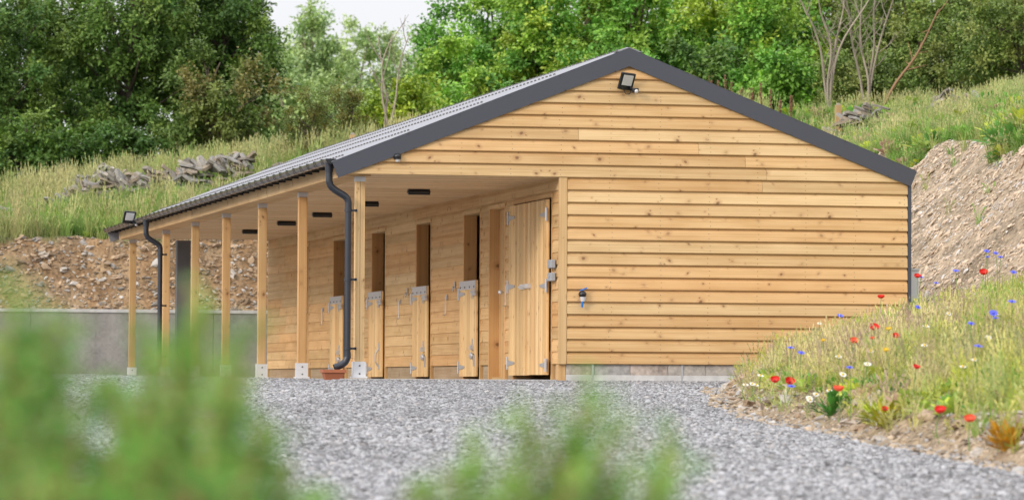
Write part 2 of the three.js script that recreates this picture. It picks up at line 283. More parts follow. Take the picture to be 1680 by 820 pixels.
OPEN.forEach(([n, f, top, kind], i) => {
  const frame = grp('door_frame', stable);
  part('jamb', woodUV(span(-0.018, kind === 'stable' ? 0.145 : 0.2, -0.02, top, f - 0.03, f + 0.028), 1), kind === 'stable' ? jambWood : wood[3], frame);
  part('jamb', woodUV(span(-0.018, 0.2, -0.02, top, n - 0.028, n + 0.03), 1), wood[3], frame);
  part('head', woodUV(span(-0.03, 0.2, top, top + 0.044, f - 0.04, n + 0.04), 2), wood[2], frame);
  if (kind === 'stable') {
    const door = grp('stable_door', stable), xf = -0.07, d0 = f + 0.01, d1 = n - 0.01;
    planks(door, 0.035, 1.214, d0, d1, xf, 0.03, 9, doorWood);
    part('ledge', woodUV(span(xf + 0.031, xf + 0.06, 0.15, 0.28, d0 + 0.05, d1 - 0.05), 2), wood[1], door);
    const cap = part('chew_strip', merge([span(xf - 0.003, xf, 1.11, 1.215, d0, d1), span(xf - 0.003, xf + 0.032, 1.215, 1.219, d0, d1)]), galv, door);
    const sc = []; for (let q = 0; q < 4; q++) sc.push(new THREE.CylinderGeometry(0.012, 0.012, 0.006, 8).rotateZ(Math.PI / 2).translate(xf - 0.007, 1.14, lerp(d0 + 0.08, d1 - 0.08, q / 3)));
    part('bolt_heads', merge(sc), steelDark, door);
    hinge(door, 1.06, d0 - 0.012, 1, xf); hinge(door, 0.15, d0 - 0.012, 1, xf);
    part('top_bolt', merge([span(xf - 0.022, xf, 1.03, 1.1, d1 - 0.2, d1 + 0.05), cyl(0.011, 0.011, 0.28, 8).rotateX(Math.PI / 2).translate(xf - 0.026, 1.075, d1 - 0.06), span(xf - 0.03, xf - 0.015, 0.99, 1.06, d1 - 0.13, d1 - 0.11)]), galv, door);
    if (i === 4) part('kick_bolt', merge([tubeAlong([[xf - 0.01, 0.42, d1 - 0.14], [xf - 0.05, 0.36, d1 - 0.14], [xf - 0.05, 0.24, d1 - 0.14], [xf - 0.012, 0.18, d1 - 0.14]], 0.012, 8, 16), span(xf - 0.012, xf, 0.4, 0.5, d1 - 0.17, d1 - 0.11), span(xf - 0.012, xf, 0.14, 0.2, d1 - 0.17, d1 - 0.11)]), galv, door);
    else part('kick_bolt', merge([span(xf - 0.012, xf, 0.36, 0.5, d1 - 0.19, d1 - 0.14), span(xf - 0.04, xf, 0.36, 0.42, d1 - 0.2, d1 - 0.1), new THREE.SphereGeometry(0.055, 12, 8).scale(0.4, 0.8, 1.6).translate(xf - 0.025, 0.29, d1 - 0.14), span(xf - 0.02, xf, 0.16, 0.3, d1 - 0.05, d1 - 0.02)]), galv, door);
  } else if (kind === 'door') {
    const door = grp('panel_door', stable);
    planks(door, 0.02, top - 0.005, f + 0.03, n - 0.03, 0.1, 0.04, 7, [wood[4], wood[3]]);
    part('knob', merge([new THREE.SphereGeometry(0.03, 12, 8).translate(0.045, 1.05, lerp(f, n, 0.42)), cyl(0.012, 0.012, 0.06, 8).rotateZ(Math.PI / 2).translate(0.07, 1.05, lerp(f, n, 0.42))]), shoeSteel, door);
    part('threshold', woodUV(span(0.02, 0.2, -0.01, 0.025, f + 0.03, n - 0.03), 2), wood[4], door);
  } else {
    const mid = (n + f) / 2, xf = -0.075;
    const far = grp('door_leaf', stable), near = grp('door_leaf', stable);
    planks(far, 0.045, top - 0.02, f + 0.005, mid - 0.006, xf, 0.034, 9, doorWood, 0.012); planks(near, 0.05, top - 0.02, mid + 0.006, n - 0.005, xf, 0.034, 9, doorWood, 0.022);
    part('ledge', woodUV(span(xf + 0.035, -0.01, 0.2, 0.32, f + 0.06, mid - 0.06), 2), wood[1], far); part('ledge', woodUV(span(xf + 0.035, -0.01, 0.2, 0.32, mid + 0.06, n - 0.06), 2), wood[1], near);
    for (const y of [1.9, 1.09, 0.19]) { hinge(far, y, f - 0.012, 1, xf); hinge(near, y - 0.03, n + 0.012, -1, xf); }
    part('pad_bolt', merge([span(xf - 0.03, xf, 1.045, 1.1, mid - 0.3, mid - 0.05), cyl(0.013, 0.013, 0.42, 8).rotateX(Math.PI / 2).translate(xf - 0.032, 1.072, mid - 0.1)]), shoeSteel, far);
    part('staple', merge([span(xf - 0.045, xf, 1.05, 1.1, mid + 0.06, mid + 0.2)]), shoeSteel, near);
  }
});
{ // plinth of concrete blocks below the gable boarding
  const pl = grp('block_plinth', stable), r = rng(8);
  let x = 0.075, i = 0;
  while (x < 4.07) { const e = Math.min(4.07, x + (i === 0 ? 0.3 : 0.44)); part('concrete_block', metreUV(span(x + 0.006, e - 0.006, -0.06, 0.168, -0.1, 0.004 + rr(r, -0.003, 0.003))), blockMats[Math.floor(r() * 3)], pl); x = e; i++; }
  part('mortar', span(0.076, 4.069, -0.06, 0.167, -0.1, -0.006), mortar, pl);
  part('render_skim', metreUV(loft([[0.07, -0.06, 0.002], [4.07, -0.06, 0.002], [4.07, 0.045, 0.009], [0.07, 0.05, 0.009]], [[0.07, -0.06, 0.02], [4.07, -0.06, 0.02], [4.07, 0.04, 0.011], [0.07, 0.045, 0.011]])), copingMat, pl);
  for (const sx of [0.38, 1.42]) part('steel_strap', span(sx - 0.012, sx + 0.012, -0.03, 0.169, 0.012, 0.016), galv, pl);
  part('floor_slab', metreUV(span(-2.5, 4.05, -0.2, -0.005, LEN - 0.1, -0.03)), copingMat, stable);
}
{ // soffit, narrow boards running across the canopy
  const l = []; const w = 0.118;
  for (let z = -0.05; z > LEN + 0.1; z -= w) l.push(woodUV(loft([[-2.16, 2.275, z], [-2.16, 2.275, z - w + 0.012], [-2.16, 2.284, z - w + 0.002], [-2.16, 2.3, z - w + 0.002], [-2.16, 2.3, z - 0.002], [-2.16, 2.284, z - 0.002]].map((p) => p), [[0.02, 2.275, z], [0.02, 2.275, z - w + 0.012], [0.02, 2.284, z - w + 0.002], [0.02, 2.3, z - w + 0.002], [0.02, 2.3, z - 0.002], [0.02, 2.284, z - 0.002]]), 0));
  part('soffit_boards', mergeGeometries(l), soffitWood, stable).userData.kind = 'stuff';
}
{ // eaves beam in lengths, posts with caps and shoes
  const cuts = [-0.09, -4.3, -8.6, -12.9, -17.2, LEN];
  for (let i = 0; i < 5; i++) part('eaves_beam', woodUV(span(-2.455, -2.15, 2.258, 2.43, cuts[i] - 0.001, cuts[i + 1] + 0.001), 2), wood[[1, 0, 1, 3, 1][i]], stable);
  part('beam_end', woodUV(span(-2.455, -2.3, 2.262, 2.4, -0.088, -0.012), 0), wood[3], stable);
  [-0.25, -4.25, -7.49, -10.76, -13.93, -17.2, -21.44].forEach((z, i) => {
    const p = grp('canopy_post', stable, [-2.25, 0, z]), w = 0.052;
    if (i === 0) { part('timber', woodUV(span(-w, -0.004, 0.06, 2.2, -w, w), 1), wood[2], p); part('timber', woodUV(span(0.0, w, 0.06, 2.2, -w, w - 0.004), 1), wood[0], p); }
    else part('timber', woodUV(new RoundedBoxGeometry(2 * w, 2.14, 2 * w, 1, 0.005).translate(0, 1.13, 0), 1), wood[(i * 2 + 1) % 4], p);
    part('cap_plate', merge([span(-0.056, 0.056, 2.2, 2.256, -0.056, 0.056)]), galv, p);
    const s = part('post_shoe', merge([span(-0.07, 0.07, 0.02, 0.185, 0.0535, 0.06), span(-0.07, 0.07, 0.02, 0.185, -0.06, -0.0535), span(-0.07, -0.0535, 0.02, 0.185, -0.0535, 0.0535), span(0.0535, 0.07, 0.02, 0.185, -0.0535, 0.0535), span(-0.085, 0.085, 0.0, 0.02, -0.085, 0.085)]), shoeSteel, p);
    part('bolt_heads', merge([0.05, 0.14].map((y) => new THREE.CylinderGeometry(0.01, 0.01, 0.008, 6).rotateX(Math.PI / 2).translate(0, y, 0.063))), steelDark, s);
  });
}
{ // roof: profiled sheets, verge and ridge flashings
  const roof = grp('roof', stable), cs = 1 / Math.hypot(1, SL), sn = SL * cs, run = (RX + 2.6) / cs;
  const sheetShape = () => { const s = new THREE.Shape(); s.moveTo(0, 0); for (let i = 0; i < 5; i++) { const a = i * 0.2; s.lineTo(a + 0.04, 0.002); s.lineTo(a + 0.09, 0.014); s.lineTo(a + 0.12, 0.014); s.lineTo(a + 0.17, 0.002); } s.lineTo(1.0, 0); s.lineTo(1.0, -0.012); s.lineTo(0, -0.012); return s; };
  const geo = new THREE.ExtrudeGeometry(sheetShape(), { depth: run + 0.025, bevelEnabled: false });
  const L = new THREE.Matrix4().makeBasis(new THREE.Vector3(0, 0, 1), new THREE.Vector3(-sn, cs, 0), new THREE.Vector3(-cs, -sn, 0));
  const Rm = new THREE.Matrix4().makeBasis(new THREE.Vector3(0, 0, -1), new THREE.Vector3(sn, cs, 0), new THREE.Vector3(cs, -sn, 0));
  const gl = geo.clone().applyMatrix4(L), gr = geo.clone().applyMatrix4(Rm);
  for (let i = 0; i < 22; i++) {
    const z = -21.955 + i; const a = part('roof_sheet', gl, roofMetal, roof); a.position.set(RX, 3.745 + (i % 2) * 0.001, z); const b = part('roof_sheet', gr, roofMetal, roof); b.position.set(RX, 3.745 + (i % 2) * 0.001, z + 1);
    const sc = []; for (const d of [0.12, 0.9, 1.8, 2.7, 3.5]) for (let q = 0; q < 5; q++) sc.push(new THREE.CylinderGeometry(0.011, 0.017, 0.016, 6).rotateZ(Math.atan(SL)).translate(-d * cs - sn * 0.022, -d * sn + cs * 0.022, 0.105 + q * 0.2));
    part('roof_screws', merge(sc), steelDark, a).userData.kind = 'stuff';
  }
  const strip = (side, z0, z1) => { // verge flashing: face plate and top return, mitred at the ridge
    const d = 0.19, P = (t, off) => { const x = RX + side * t * cs, y = 3.74 - t * sn; return [x - side * 0 + side * sn * off, y + cs * off]; };
    const ridgeLow = [RX, 3.74 - d / cs];
    const pts = [[RX, 3.74], P(run + 0.02, 0), P(run + 0.02, -d), ridgeLow];
    const A = pts.map(([x, y]) => [x, y, z1]), B = pts.map(([x, y]) => [x, y, z0]);
    const zt = z1 > -1 ? [z1 - 0.15, z1] : [z0, z0 + 0.15];
    const tp = [[RX, 3.744], P(run + 0.02, 0.004), P(run + 0.02, -0.002), [RX, 3.738]];
    const top = loft(tp.map(([x, y]) => [x, y, zt[1]]), tp.map(([x, y]) => [x, y, zt[0]]));
    const f = part('verge_flashing', merge([loft(A, B), top]), z1 > -1 ? anthracite : roofMetal, roof);
    if (z1 > -1) { const sc = []; for (let t = 0.25; t < run; t += 0.62) for (const o of [-0.012, -d + 0.012]) { const [x, y] = P(t, o); sc.push(new THREE.CylinderGeometry(0.008, 0.008, 0.006, 6).rotateX(Math.PI / 2).translate(x, y, z1 + 0.002)); } part('flashing_screws', merge(sc), steelDark, f); }
  };
  strip(-1, 0.055, 0.062); strip(1, 0.055, 0.062); strip(-1, -21.96, -21.953); strip(1, -21.96, -21.953);
  part('ridge_cap', loft([[RX - 0.16, 3.699, 0.05], [RX, 3.753, 0.05], [RX + 0.16, 3.7, 0.05], [RX, 3.735, 0.05]], [[RX - 0.16, 3.699, -21.9], [RX, 3.753, -21.9], [RX + 0.16, 3.7, -21.9], [RX, 3.735, -21.9]]), roofMetal, roof);
  // gutter: half-round trough with clips
  const gut = grp('gutter', stable); const ring = (z, r) => { const o = []; for (let i = 0; i <= 12; i++) { const a = Math.PI * i / 12; o.push([-2.625 - Math.cos(a) * r, 2.438 - Math.sin(a) * r * 1.15, z]); } for (let i = 12; i >= 0; i--) { const a = Math.PI * i / 12; o.push([-2.625 - Math.cos(a) * (r - 0.004), 2.438 - Math.sin(a) * (r - 0.004) * 1.15, z]); } return o; };
  const cut = [0.02, -4, -8, -12, -16, -20, -21.93];
  for (let i = 0; i < 6; i++) part('gutter_length', loft(ring(cut[i] - 0.002, 0.054), ring(cut[i + 1] + 0.002, 0.054), false), gutterPlastic, gut);
  const clip = merge([loft(ring(0.018, 0.066), ring(-0.018, 0.066), false), span(-2.6, -2.456, 2.375, 2.405, -0.014, 0.014), span(-2.69, -2.56, 2.438, 2.446, -0.014, 0.014)]);
  for (let z = -0.3; z > -21.9; z -= 0.5) part('gutter_clip', clip, blackPlastic, gut).position.z = z;
  part('stop_end', loft(ring(0.03, 0.058), ring(0.021, 0.058), false), blackPlastic, gut);
  part('stop_end', new THREE.CircleGeometry(0.058, 16, Math.PI, Math.PI).scale(1, 1.15, 1).translate(-2.625, 2.438, 0.024), blackPlastic, gut);
  // downpipes
  const pipe = (z, bottom) => {
    const p = grp('downpipe', stable, [0, 0, z]), r = 0.036;
    part('outlet', merge([cyl(0.045, 0.052, 0.12, 16).translate(-2.62, 2.355, 0)]), pipePlastic, p);
    part('swan_neck', tubeAlong([[-2.62, 2.36, 0], [-2.62, 2.19, 0], [-2.6, 2.135, 0], [-2.545, 2.09, 0], [-2.45, 2.035, 0], [-2.415, 2.005, 0], [-2.402, 1.96, 0], [-2.402, 1.88, 0]], r + 0.003, 14, 60), pipePlastic, p);
    part('pipe_length', cyl(r, r, 1.93 - bottom - 0.15, 16).translate(-2.402, (1.93 + bottom + 0.15) / 2, 0), pipePlastic, p);
    part('shoe', tubeAlong([[-2.402, bottom + 0.19, 0], [-2.402, bottom + 0.13, 0], [-2.425, bottom + 0.08, 0], [-2.47, bottom + 0.045, 0], [-2.55, bottom + 0.015, 0]], r + 0.004, 14, 30), pipePlastic, p);
    for (const y of [1.87, 1.1, 0.33]) part('pipe_bracket', merge([cyl(r + 0.008, r + 0.008, 0.03, 16).translate(-2.402, y, 0), bx(-2.345, y, 0, 0.07, 0.024, 0.02), bx(-2.31, y, -0.02, 0.02, 0.03, 0.06)]), pipePlastic, p);
  };
  pipe(-0.12, 0.1); pipe(-16.72, 0.1);
}
// ---------- fittings on the block ----------
[-3.38, -6.85, -10.43, -13.55, -17.01].forEach((z, i) => {
  const o = thing('bulkhead_light', ['black oblong bulkhead light on the soffit, first in from the gable', 'black oblong bulkhead light on the soffit, partly behind the first post', 'black oblong bulkhead light on the soffit, third in from the gable', 'black oblong bulkhead light on the soffit, fourth in from the gable', 'black oblong bulkhead light on the soffit, farthest from the gable'][i], 'light', [-0.98, 2.27, z], 'bulkhead lights along the soffit');
  part('housing', new RoundedBoxGeometry(0.28, 0.05, 0.11, 3, 0.024).translate(0, -0.028, 0), blackPlastic, o);
  part('base_plate', new RoundedBoxGeometry(0.26, 0.012, 0.1, 2, 0.005).translate(0, 0.0, 0), blackPlastic, o);
  part('eyelid', new RoundedBoxGeometry(0.27, 0.018, 0.03, 2, 0.008).translate(0, -0.055, 0.03), blackPlastic, o);
});
function floodlight(p, turn, label, bracketX) {
  const o = thing('floodlight', label, 'floodlight', p, 'security floodlights'); o.rotation.y = turn;
  const head = grp('lamp_head', o, [0, 0, 0.09]); head.rotation.set(0.38, 0.35, -0.2);
  part('housing', merge([new RoundedBoxGeometry(0.2, 0.2, 0.03, 2, 0.012), new RoundedBoxGeometry(0.15, 0.06, 0.04, 2, 0.01).translate(0, -0.06, -0.025)]), blackPlastic, head);
  part('lens', new RoundedBoxGeometry(0.135, 0.12, 0.008, 2, 0.003).translate(0, 0.015, 0.015), lensGlass, head);
  part('bracket', merge([bx(0, -0.06, 0.02, 0.11, 0.03, 0.05), bx(-0.05, -0.07, 0.05, 0.012, 0.025, 0.1), bx(0.05, -0.07, 0.05, 0.012, 0.025, 0.1)]), blackPlastic, o);
  const s = grp('motion_sensor', o, [0.1, -0.1, 0.09]); part('sensor_housing', new RoundedBoxGeometry(0.075, 0.05, 0.06, 2, 0.012), blackPlastic, s); part('sensor_eye', new THREE.SphereGeometry(0.024, 12, 8).translate(0.008, -0.012, 0.022), lensGlass, s);
  part('cable', tubeAlong([[-0.02, -0.09, 0.04], [0.0, -0.14, 0.06], [0.05, -0.13, 0.05], [0.07, -0.08, 0.01]], 0.005, 6, 16, 0.5), blackPlastic, o);
}
floodlight([0.735, 3.36, 0.028], 0.0, 'black floodlight with pale lens high under the gable peak');
floodlight([-2.73, 2.47, -17.95], -0.1, 'black floodlight with pale lens on the eaves by the far downpipe');
{
  const o = thing('outdoor_sensor', 'small black dome sensor with white base on the gable above the canopy', 'sensor', [-1.88, 2.46, 0.03]);
  part('hood', merge([new THREE.SphereGeometry(0.045, 16, 8, 0, Math.PI * 2, 0, Math.PI / 2).scale(1, 0.9, 1).translate(0, 0.01, 0.03), cyl(0.04, 0.045, 0.03, 16).translate(0, -0.004, 0.03)]), blackPlastic, o);
  part('lens', cyl(0.024, 0.032, 0.035, 14).translate(0.004, -0.03, 0.03), lensGlass, o);
}
{
  const blue = std({ color: lin(0.01, 0.16, 0.55), roughness: 0.35 }), white = std({ color: lin(0.6, 0.6, 0.62), roughness: 0.4 });
  const o = thing('outside_tap', 'outside tap with blue lever, black body and blue spout on the gable', 'tap', [0.245, 0.955, 0.03]);
  part('body', merge([new THREE.SphereGeometry(0.045, 16, 12).scale(1, 0.9, 1).translate(0, 0, 0.04), cyl(0.02, 0.02, 0.05, 12).rotateX(Math.PI / 2)]), blackPlastic, o);
  part('lever', merge([bx(0, 0.05, 0.05, 0.05, 0.012, 0.025).rotateZ(0.2), bx(0.04, 0.05, 0.05, 0.06, 0.014, 0.02).rotateZ(0.35)]), blue, o);
  part('collar', cyl(0.024, 0.036, 0.05, 14).translate(0.005, -0.055, 0.05), white, o);
  part('spout', cyl(0.013, 0.015, 0.075, 12).rotateZ(-0.08).translate(-0.004, -0.11, 0.05), blue, o);
}
[[1.30, 'upper grey switch box on the wall beside the double doors'], [1.155, 'lower grey switch box on the wall beside the double doors']].forEach(([y, l]) => {
  const o = thing('switch_box', l, 'switch box', [-0.055, y, -0.2], 'switch boxes by the double doors'); part('housing', new RoundedBoxGeometry(0.055, 0.095, 0.2, 2, 0.008), greyPaint, o); part('rocker', bx(-0.031, 0.005, 0, 0.008, 0.04, 0.05), greyPaint, o);
});
[[-2.72, 1.0, 0, 'steel cabin hook hanging between the plank door and the double doors'], [-5.9, 1.17, 1, 'steel tie ring beside the stable door nearest the double doors'], [-6.41, 0.95, 0, 'steel cabin hook beside the stable door nearest the double doors'], [-9.15, 1.16, 1, 'steel tie ring between second and third stable doors from the gable'], [-9.67, 0.95, 0, 'steel cabin hook between second and third stable doors from the gable'], [-12.5, 1.14, 1, 'steel tie ring on the wall beyond the third stable door'], [-13.0, 0.95, 0, 'steel cabin hook on the wall beyond the third stable door'], [-16.0, 0.95, 0, 'steel cabin hook on the wall past the farthest stable door']].forEach(([z, y, ring, l]) => {
  const o = thing(ring ? 'tie_ring' : 'cabin_hook', l, ring ? 'tie ring' : 'hook', [-0.03, y, z], ring ? 'tie rings along the front wall' : 'cabin hooks along the front wall');
  if (ring) { part('back_plate', bx(0, 0.02, 0, 0.008, 0.09, 0.05), galv, o); part('ring', new THREE.TorusGeometry(0.032, 0.006, 8, 20).rotateY(1.2).translate(-0.02, -0.03, 0), galv, o); }
  else { part('eye_plate', bx(0, 0.1, 0, 0.008, 0.06, 0.05), galv, o); part('hook', tubeAlong([[-0.014, 0.11, 0], [-0.016, -0.08, 0], [-0.02, -0.13, 0.012], [-0.05, -0.13, 0.014]], 0.007, 8, 20), galv, o); }
});
{
  const o = thing('clay_gully', 'terracotta gully pot under the downpipe shoe beside the gable post', 'gully', [-2.56, 0.0, -0.12]);
  part('rim', merge([span(-0.13, 0.13, 0.06, 0.095, 0.09, 0.12), span(-0.13, 0.13, 0.06, 0.095, -0.12, -0.09), span(-0.13, -0.1, 0.06, 0.095, -0.09, 0.09), span(0.1, 0.13, 0.06, 0.095, -0.09, 0.09)]), clay, o);
  part('bowl', merge([loft([[-0.115, 0.06, -0.105], [0.115, 0.06, -0.105], [0.115, 0.06, 0.105], [-0.115, 0.06, 0.105]], [[-0.085, -0.05, -0.075], [0.085, -0.05, -0.075], [0.085, -0.05, 0.075], [-0.085, -0.05, 0.075]])]), clay, o);
}
{
  const o = thing('meter_cabinet', 'pale grey metal cabinet standing behind the rear corner of the gable', 'cabinet', [4.26, 0, -0.5]);
  const pale = std({ color: lin(0.6, 0.62, 0.64), roughness: 0.45 });
  part('housing', new RoundedBoxGeometry(0.15, 1.24, 0.3, 2, 0.008).translate(0, 0.66, 0), pale, o); part('lid', bx(0, 1.29, 0, 0.17, 0.02, 0.32), pale, o); part('door', bx(0.01, 0.66, 0.153, 0.11, 1.16, 0.008), pale, o); part('plinth', bx(0, 0.02, 0, 0.2, 0.06, 0.36), copingMat, o);
}
{
  const o = thing('retaining_wall', 'low grey concrete retaining wall beyond the far end of the block', 'wall');
  for (let i = 0; i < 7; i++) part('wall_panel', metreUV(span(-16 + i * 3.1 + 0.004, -16 + (i + 1) * 3.1 - 0.004, -0.2, 1.12, RETZ - 0.15, RETZ + 0.1)), concrete, o);
  for (let i = 0; i < 7; i++) part('coping', metreUV(span(-16 + i * 3.1 + 0.003, -16 + (i + 1) * 3.1 - 0.003, 1.122, 1.178, RETZ - 0.18, RETZ + 0.12)), copingMat, o);
}

// ---------- stones ----------
function stoneGeo(seed, sx, sy, sz, detail = 0) {
  const r = rng(seed), g = new THREE.IcosahedronGeometry(1, detail), p = g.attributes.position, key = new Map();
  for (let i = 0; i < p.count; i++) { const k = [p.getX(i), p.getY(i), p.getZ(i)].map((v) => v.toFixed(3)).join(); if (!key.has(k)) key.set(k, [rr(r, 0.65, 1.15), rr(r, -0.22, 0.22), rr(r, -0.22, 0.22)]); const [s, a, b] = key.get(k); p.setXYZ(i, (p.getX(i) * s + a) * sx, p.getY(i) * s * sy, (p.getZ(i) * s + b) * sz); }
  g.computeVertexNormals(); return g;
}
const UPV = new THREE.Vector3(0, 1, 0);
function scatter(name, geo, m, list, parent, label, category) { // list of {p, s, q, c}
  const o = new THREE.InstancedMesh(geo, m, list.length); o.name = name; const M = new THREE.Matrix4(), q = new THREE.Quaternion(), e = new THREE.Euler();
  list.forEach((d, i) => { q.setFromEuler(e.set(...d.e)); M.compose(new THREE.Vector3(...d.p), q, d.s.isVector3 ? d.s : new THREE.Vector3(d.s, d.s, d.s)); o.setMatrixAt(i, M); o.setColorAt(i, d.c); });
  sh(o); parent.add(o); o.userData.kind = 'stuff'; if (label) tag(o, label, category, null, 'stuff'); return o;
}
const stoneMat = std({ color: 0xffffff, roughness: 0.9 });
{ // gravel chips over the visible yard
  const r = rng(101);
  const lists = [[], [], []];
  const put = (x, z, s) => { const k = Math.pow(r(), 1.3), v = lerp(0.13, 0.44, k) * lerp(0.78, 1.2, fbm(x * 0.45 + 3, z * 0.3 + 9, 3)); const warm = r() < 0.12 ? 0.06 : 0; lists[Math.floor(r() * 3)].push({ p: [x, yardY(x, z) + s * 0.12, z], s, e: [rr(r, -0.5, 0.5), rr(r, 0, 6.28), rr(r, -0.5, 0.5)], c: lin(v * (0.98 + warm), v * 0.98, v * (1.02 - warm)) }); };
  for (let n = 0; n < 600000; n++) {
    const x = rr(r, -12, 4.6), z = rr(r, 0.02, 29);
    if (bankS(x, z) > 0.12) continue;
    put(x, z, rr(r, 0.009, 0.021) * (r() < 0.04 ? 1.6 : 1));
  }
  for (let n = 0; n < 60000; n++) { const z = rr(r, -24.4, 0), x = rr(r, -12, -2.55); put(x, z, rr(r, 0.014, 0.03)); }
  for (let n = 0; n < 12000; n++) put(rr(r, -2.6, 4.2), rr(r, -0.06, 0.3) + 0.06, rr(r, 0.012, 0.026));
  const g = new THREE.Group(); g.name = 'gravel'; scene.add(g); tag(g, 'loose grey gravel chippings covering the yard', 'gravel', null, 'stuff');
  lists.forEach((l, i) => scatter('chippings', stoneGeo(50 + i, 1, [0.55, 0.7, 0.45][i], [0.8, 1, 0.7][i]), stoneMat, l, g));
}
{ // scree shards and earth stones
  const r = rng(202), sc = [[], [], []], ea = [[], [], []];
  for (let n = 0; n < 140000; n++) { const x = rr(r, 4.9, 10.4), z = rr(r, -26, 9); if (!isScree(x, z) || (fbm(x * 0.9 + 31, z * 0.35, 3) < 0.47 && r() < 0.72)) continue; const s = rr(r, 0.007, 0.024) * (r() < 0.05 ? 2.6 : 1), v = lerp(0.34, 0.62, r()); sc[n % 3].push({ p: [x, hillY(x, z) + s * 0.1, z], s, e: [rr(r, -0.6, 0.6), rr(r, -0.7, 0.7), 0.72 + rr(r, -0.45, 0.45)], c: r() < 0.15 ? lin(v, v * 0.95, v * 0.89) : lin(v, v * 0.79, v * 0.58) }); }
  for (let n = 0; n < 9000; n++) { const x = rr(r, -10, 6), z = RETZ - rr(r, 0.1, 2.1); if (!isCut(x, z)) continue; const s = rr(r, 0.015, 0.05) * (r() < 0.07 ? 2 : 1), v = lerp(0.16, 0.46, r()); ea[n % 3].push({ p: [x, hillY(x, z) + s * 0.1, z], s, e: [rr(r, -0.7, 0.7), rr(r, 0, 6.28), rr(r, -0.7, 0.7)], c: r() < 0.3 ? lin(v, v * 0.92, v * 0.82) : lin(v, v * 0.72, v * 0.46) }); }
  sc.forEach((l, i) => scatter('scree_shards', stoneGeo(60 + i, 1.5, [0.4, 0.3, 0.5][i], [0.9, 0.7, 1][i]), stoneMat, l, hill));
  ea.forEach((l, i) => scatter('earth_stones', stoneGeo(70 + i, 1.2, [0.5, 0.7, 0.6][i], [0.9, 1, 0.8][i]), stoneMat, l, hill));
  const rockG = [0, 1, 2, 3].map((i) => stoneGeo(80 + i, 1.4, [0.45, 0.6, 0.35, 0.7][i], 0.9, 1)), rockM = [[0.6, 0.53, 0.45], [0.55, 0.4, 0.27], [0.42, 0.31, 0.22], [0.62, 0.52, 0.42]].map((c) => std({ color: lin(...c), map: grain, roughness: 0.92 }));
  for (let n = 0; n < 32; n++) { const x = rr(r, -6, 2.5), z = RETZ - rr(r, 0.15, 1.9); const o = part('rock', rockG[n % 4], rockM[Math.floor(r() * 4)], hill); const s = rr(r, 0.05, 0.12); o.position.set(x, hillY(x, z), z); o.scale.setScalar(s); o.rotation.set(rr(r, -0.5, 0.5), rr(r, 0, 6), rr(r, -0.5, 0.5)); }
  for (let n = 0; n < 34; n++) { const x = rr(r, 5.4, 9.2), z = rr(r, -16, 1); const o = part('rock', rockG[n % 4], rockM[[0, 0, 3, 1][Math.floor(r() * 4)]], hill); const s = rr(r, 0.04, 0.1); o.position.set(x, hillY(x, z) + s * 0.06, z); o.scale.setScalar(s); o.rotation.set(rr(r, -0.4, 0.4), rr(r, -0.6, 0.6), 0.7 + rr(r, -0.3, 0.3)); }
  for (let n = 0; n < 110; n++) { const z = rr(r, 2, 29), x = footX(z) + rr(r, -0.08, 0.55) * (n % 4 ? 1 : 0.6); const o = part('rock', rockG[n % 4], rockM[Math.floor(r() * 4)], bank); const s = rr(r, 0.035, 0.1); o.position.set(x, bankY(x, z) + s * 0.06, z); o.scale.setScalar(s); o.rotation.set(rr(r, -0.3, 0.3), rr(r, 0, 6), rr(r, -0.2, 0.5)); }
}
{ const r = rng(212), L = [[], [], []]; for (let n = 0; n < 22000; n++) { const z = rr(r, 0.8, 31), q = r(), sx = -0.18 + 1.1 * q * q, x = footX(z) + sx, s = rr(r, 0.006, 0.02) * (r() < 0.05 ? 2.2 : 1), v = lerp(0.2, 0.5, r()); L[n % 3].push({ p: [x, Math.max(bankY(x, z), yardY(x, z)) + s * 0.15, z], s, e: [rr(r, -0.7, 0.7), rr(r, 0, 6.28), rr(r, -0.7, 0.7)], c: r() < 0.2 ? lin(v, v * 0.96, v * 0.92) : lin(v, v * 0.78, v * 0.55) }); } L.forEach((l, i) => scatter('bank_stones', stoneGeo(90 + i, 1.3, [0.5, 0.4, 0.6][i], 0.9), stoneMat, l, bank)); }
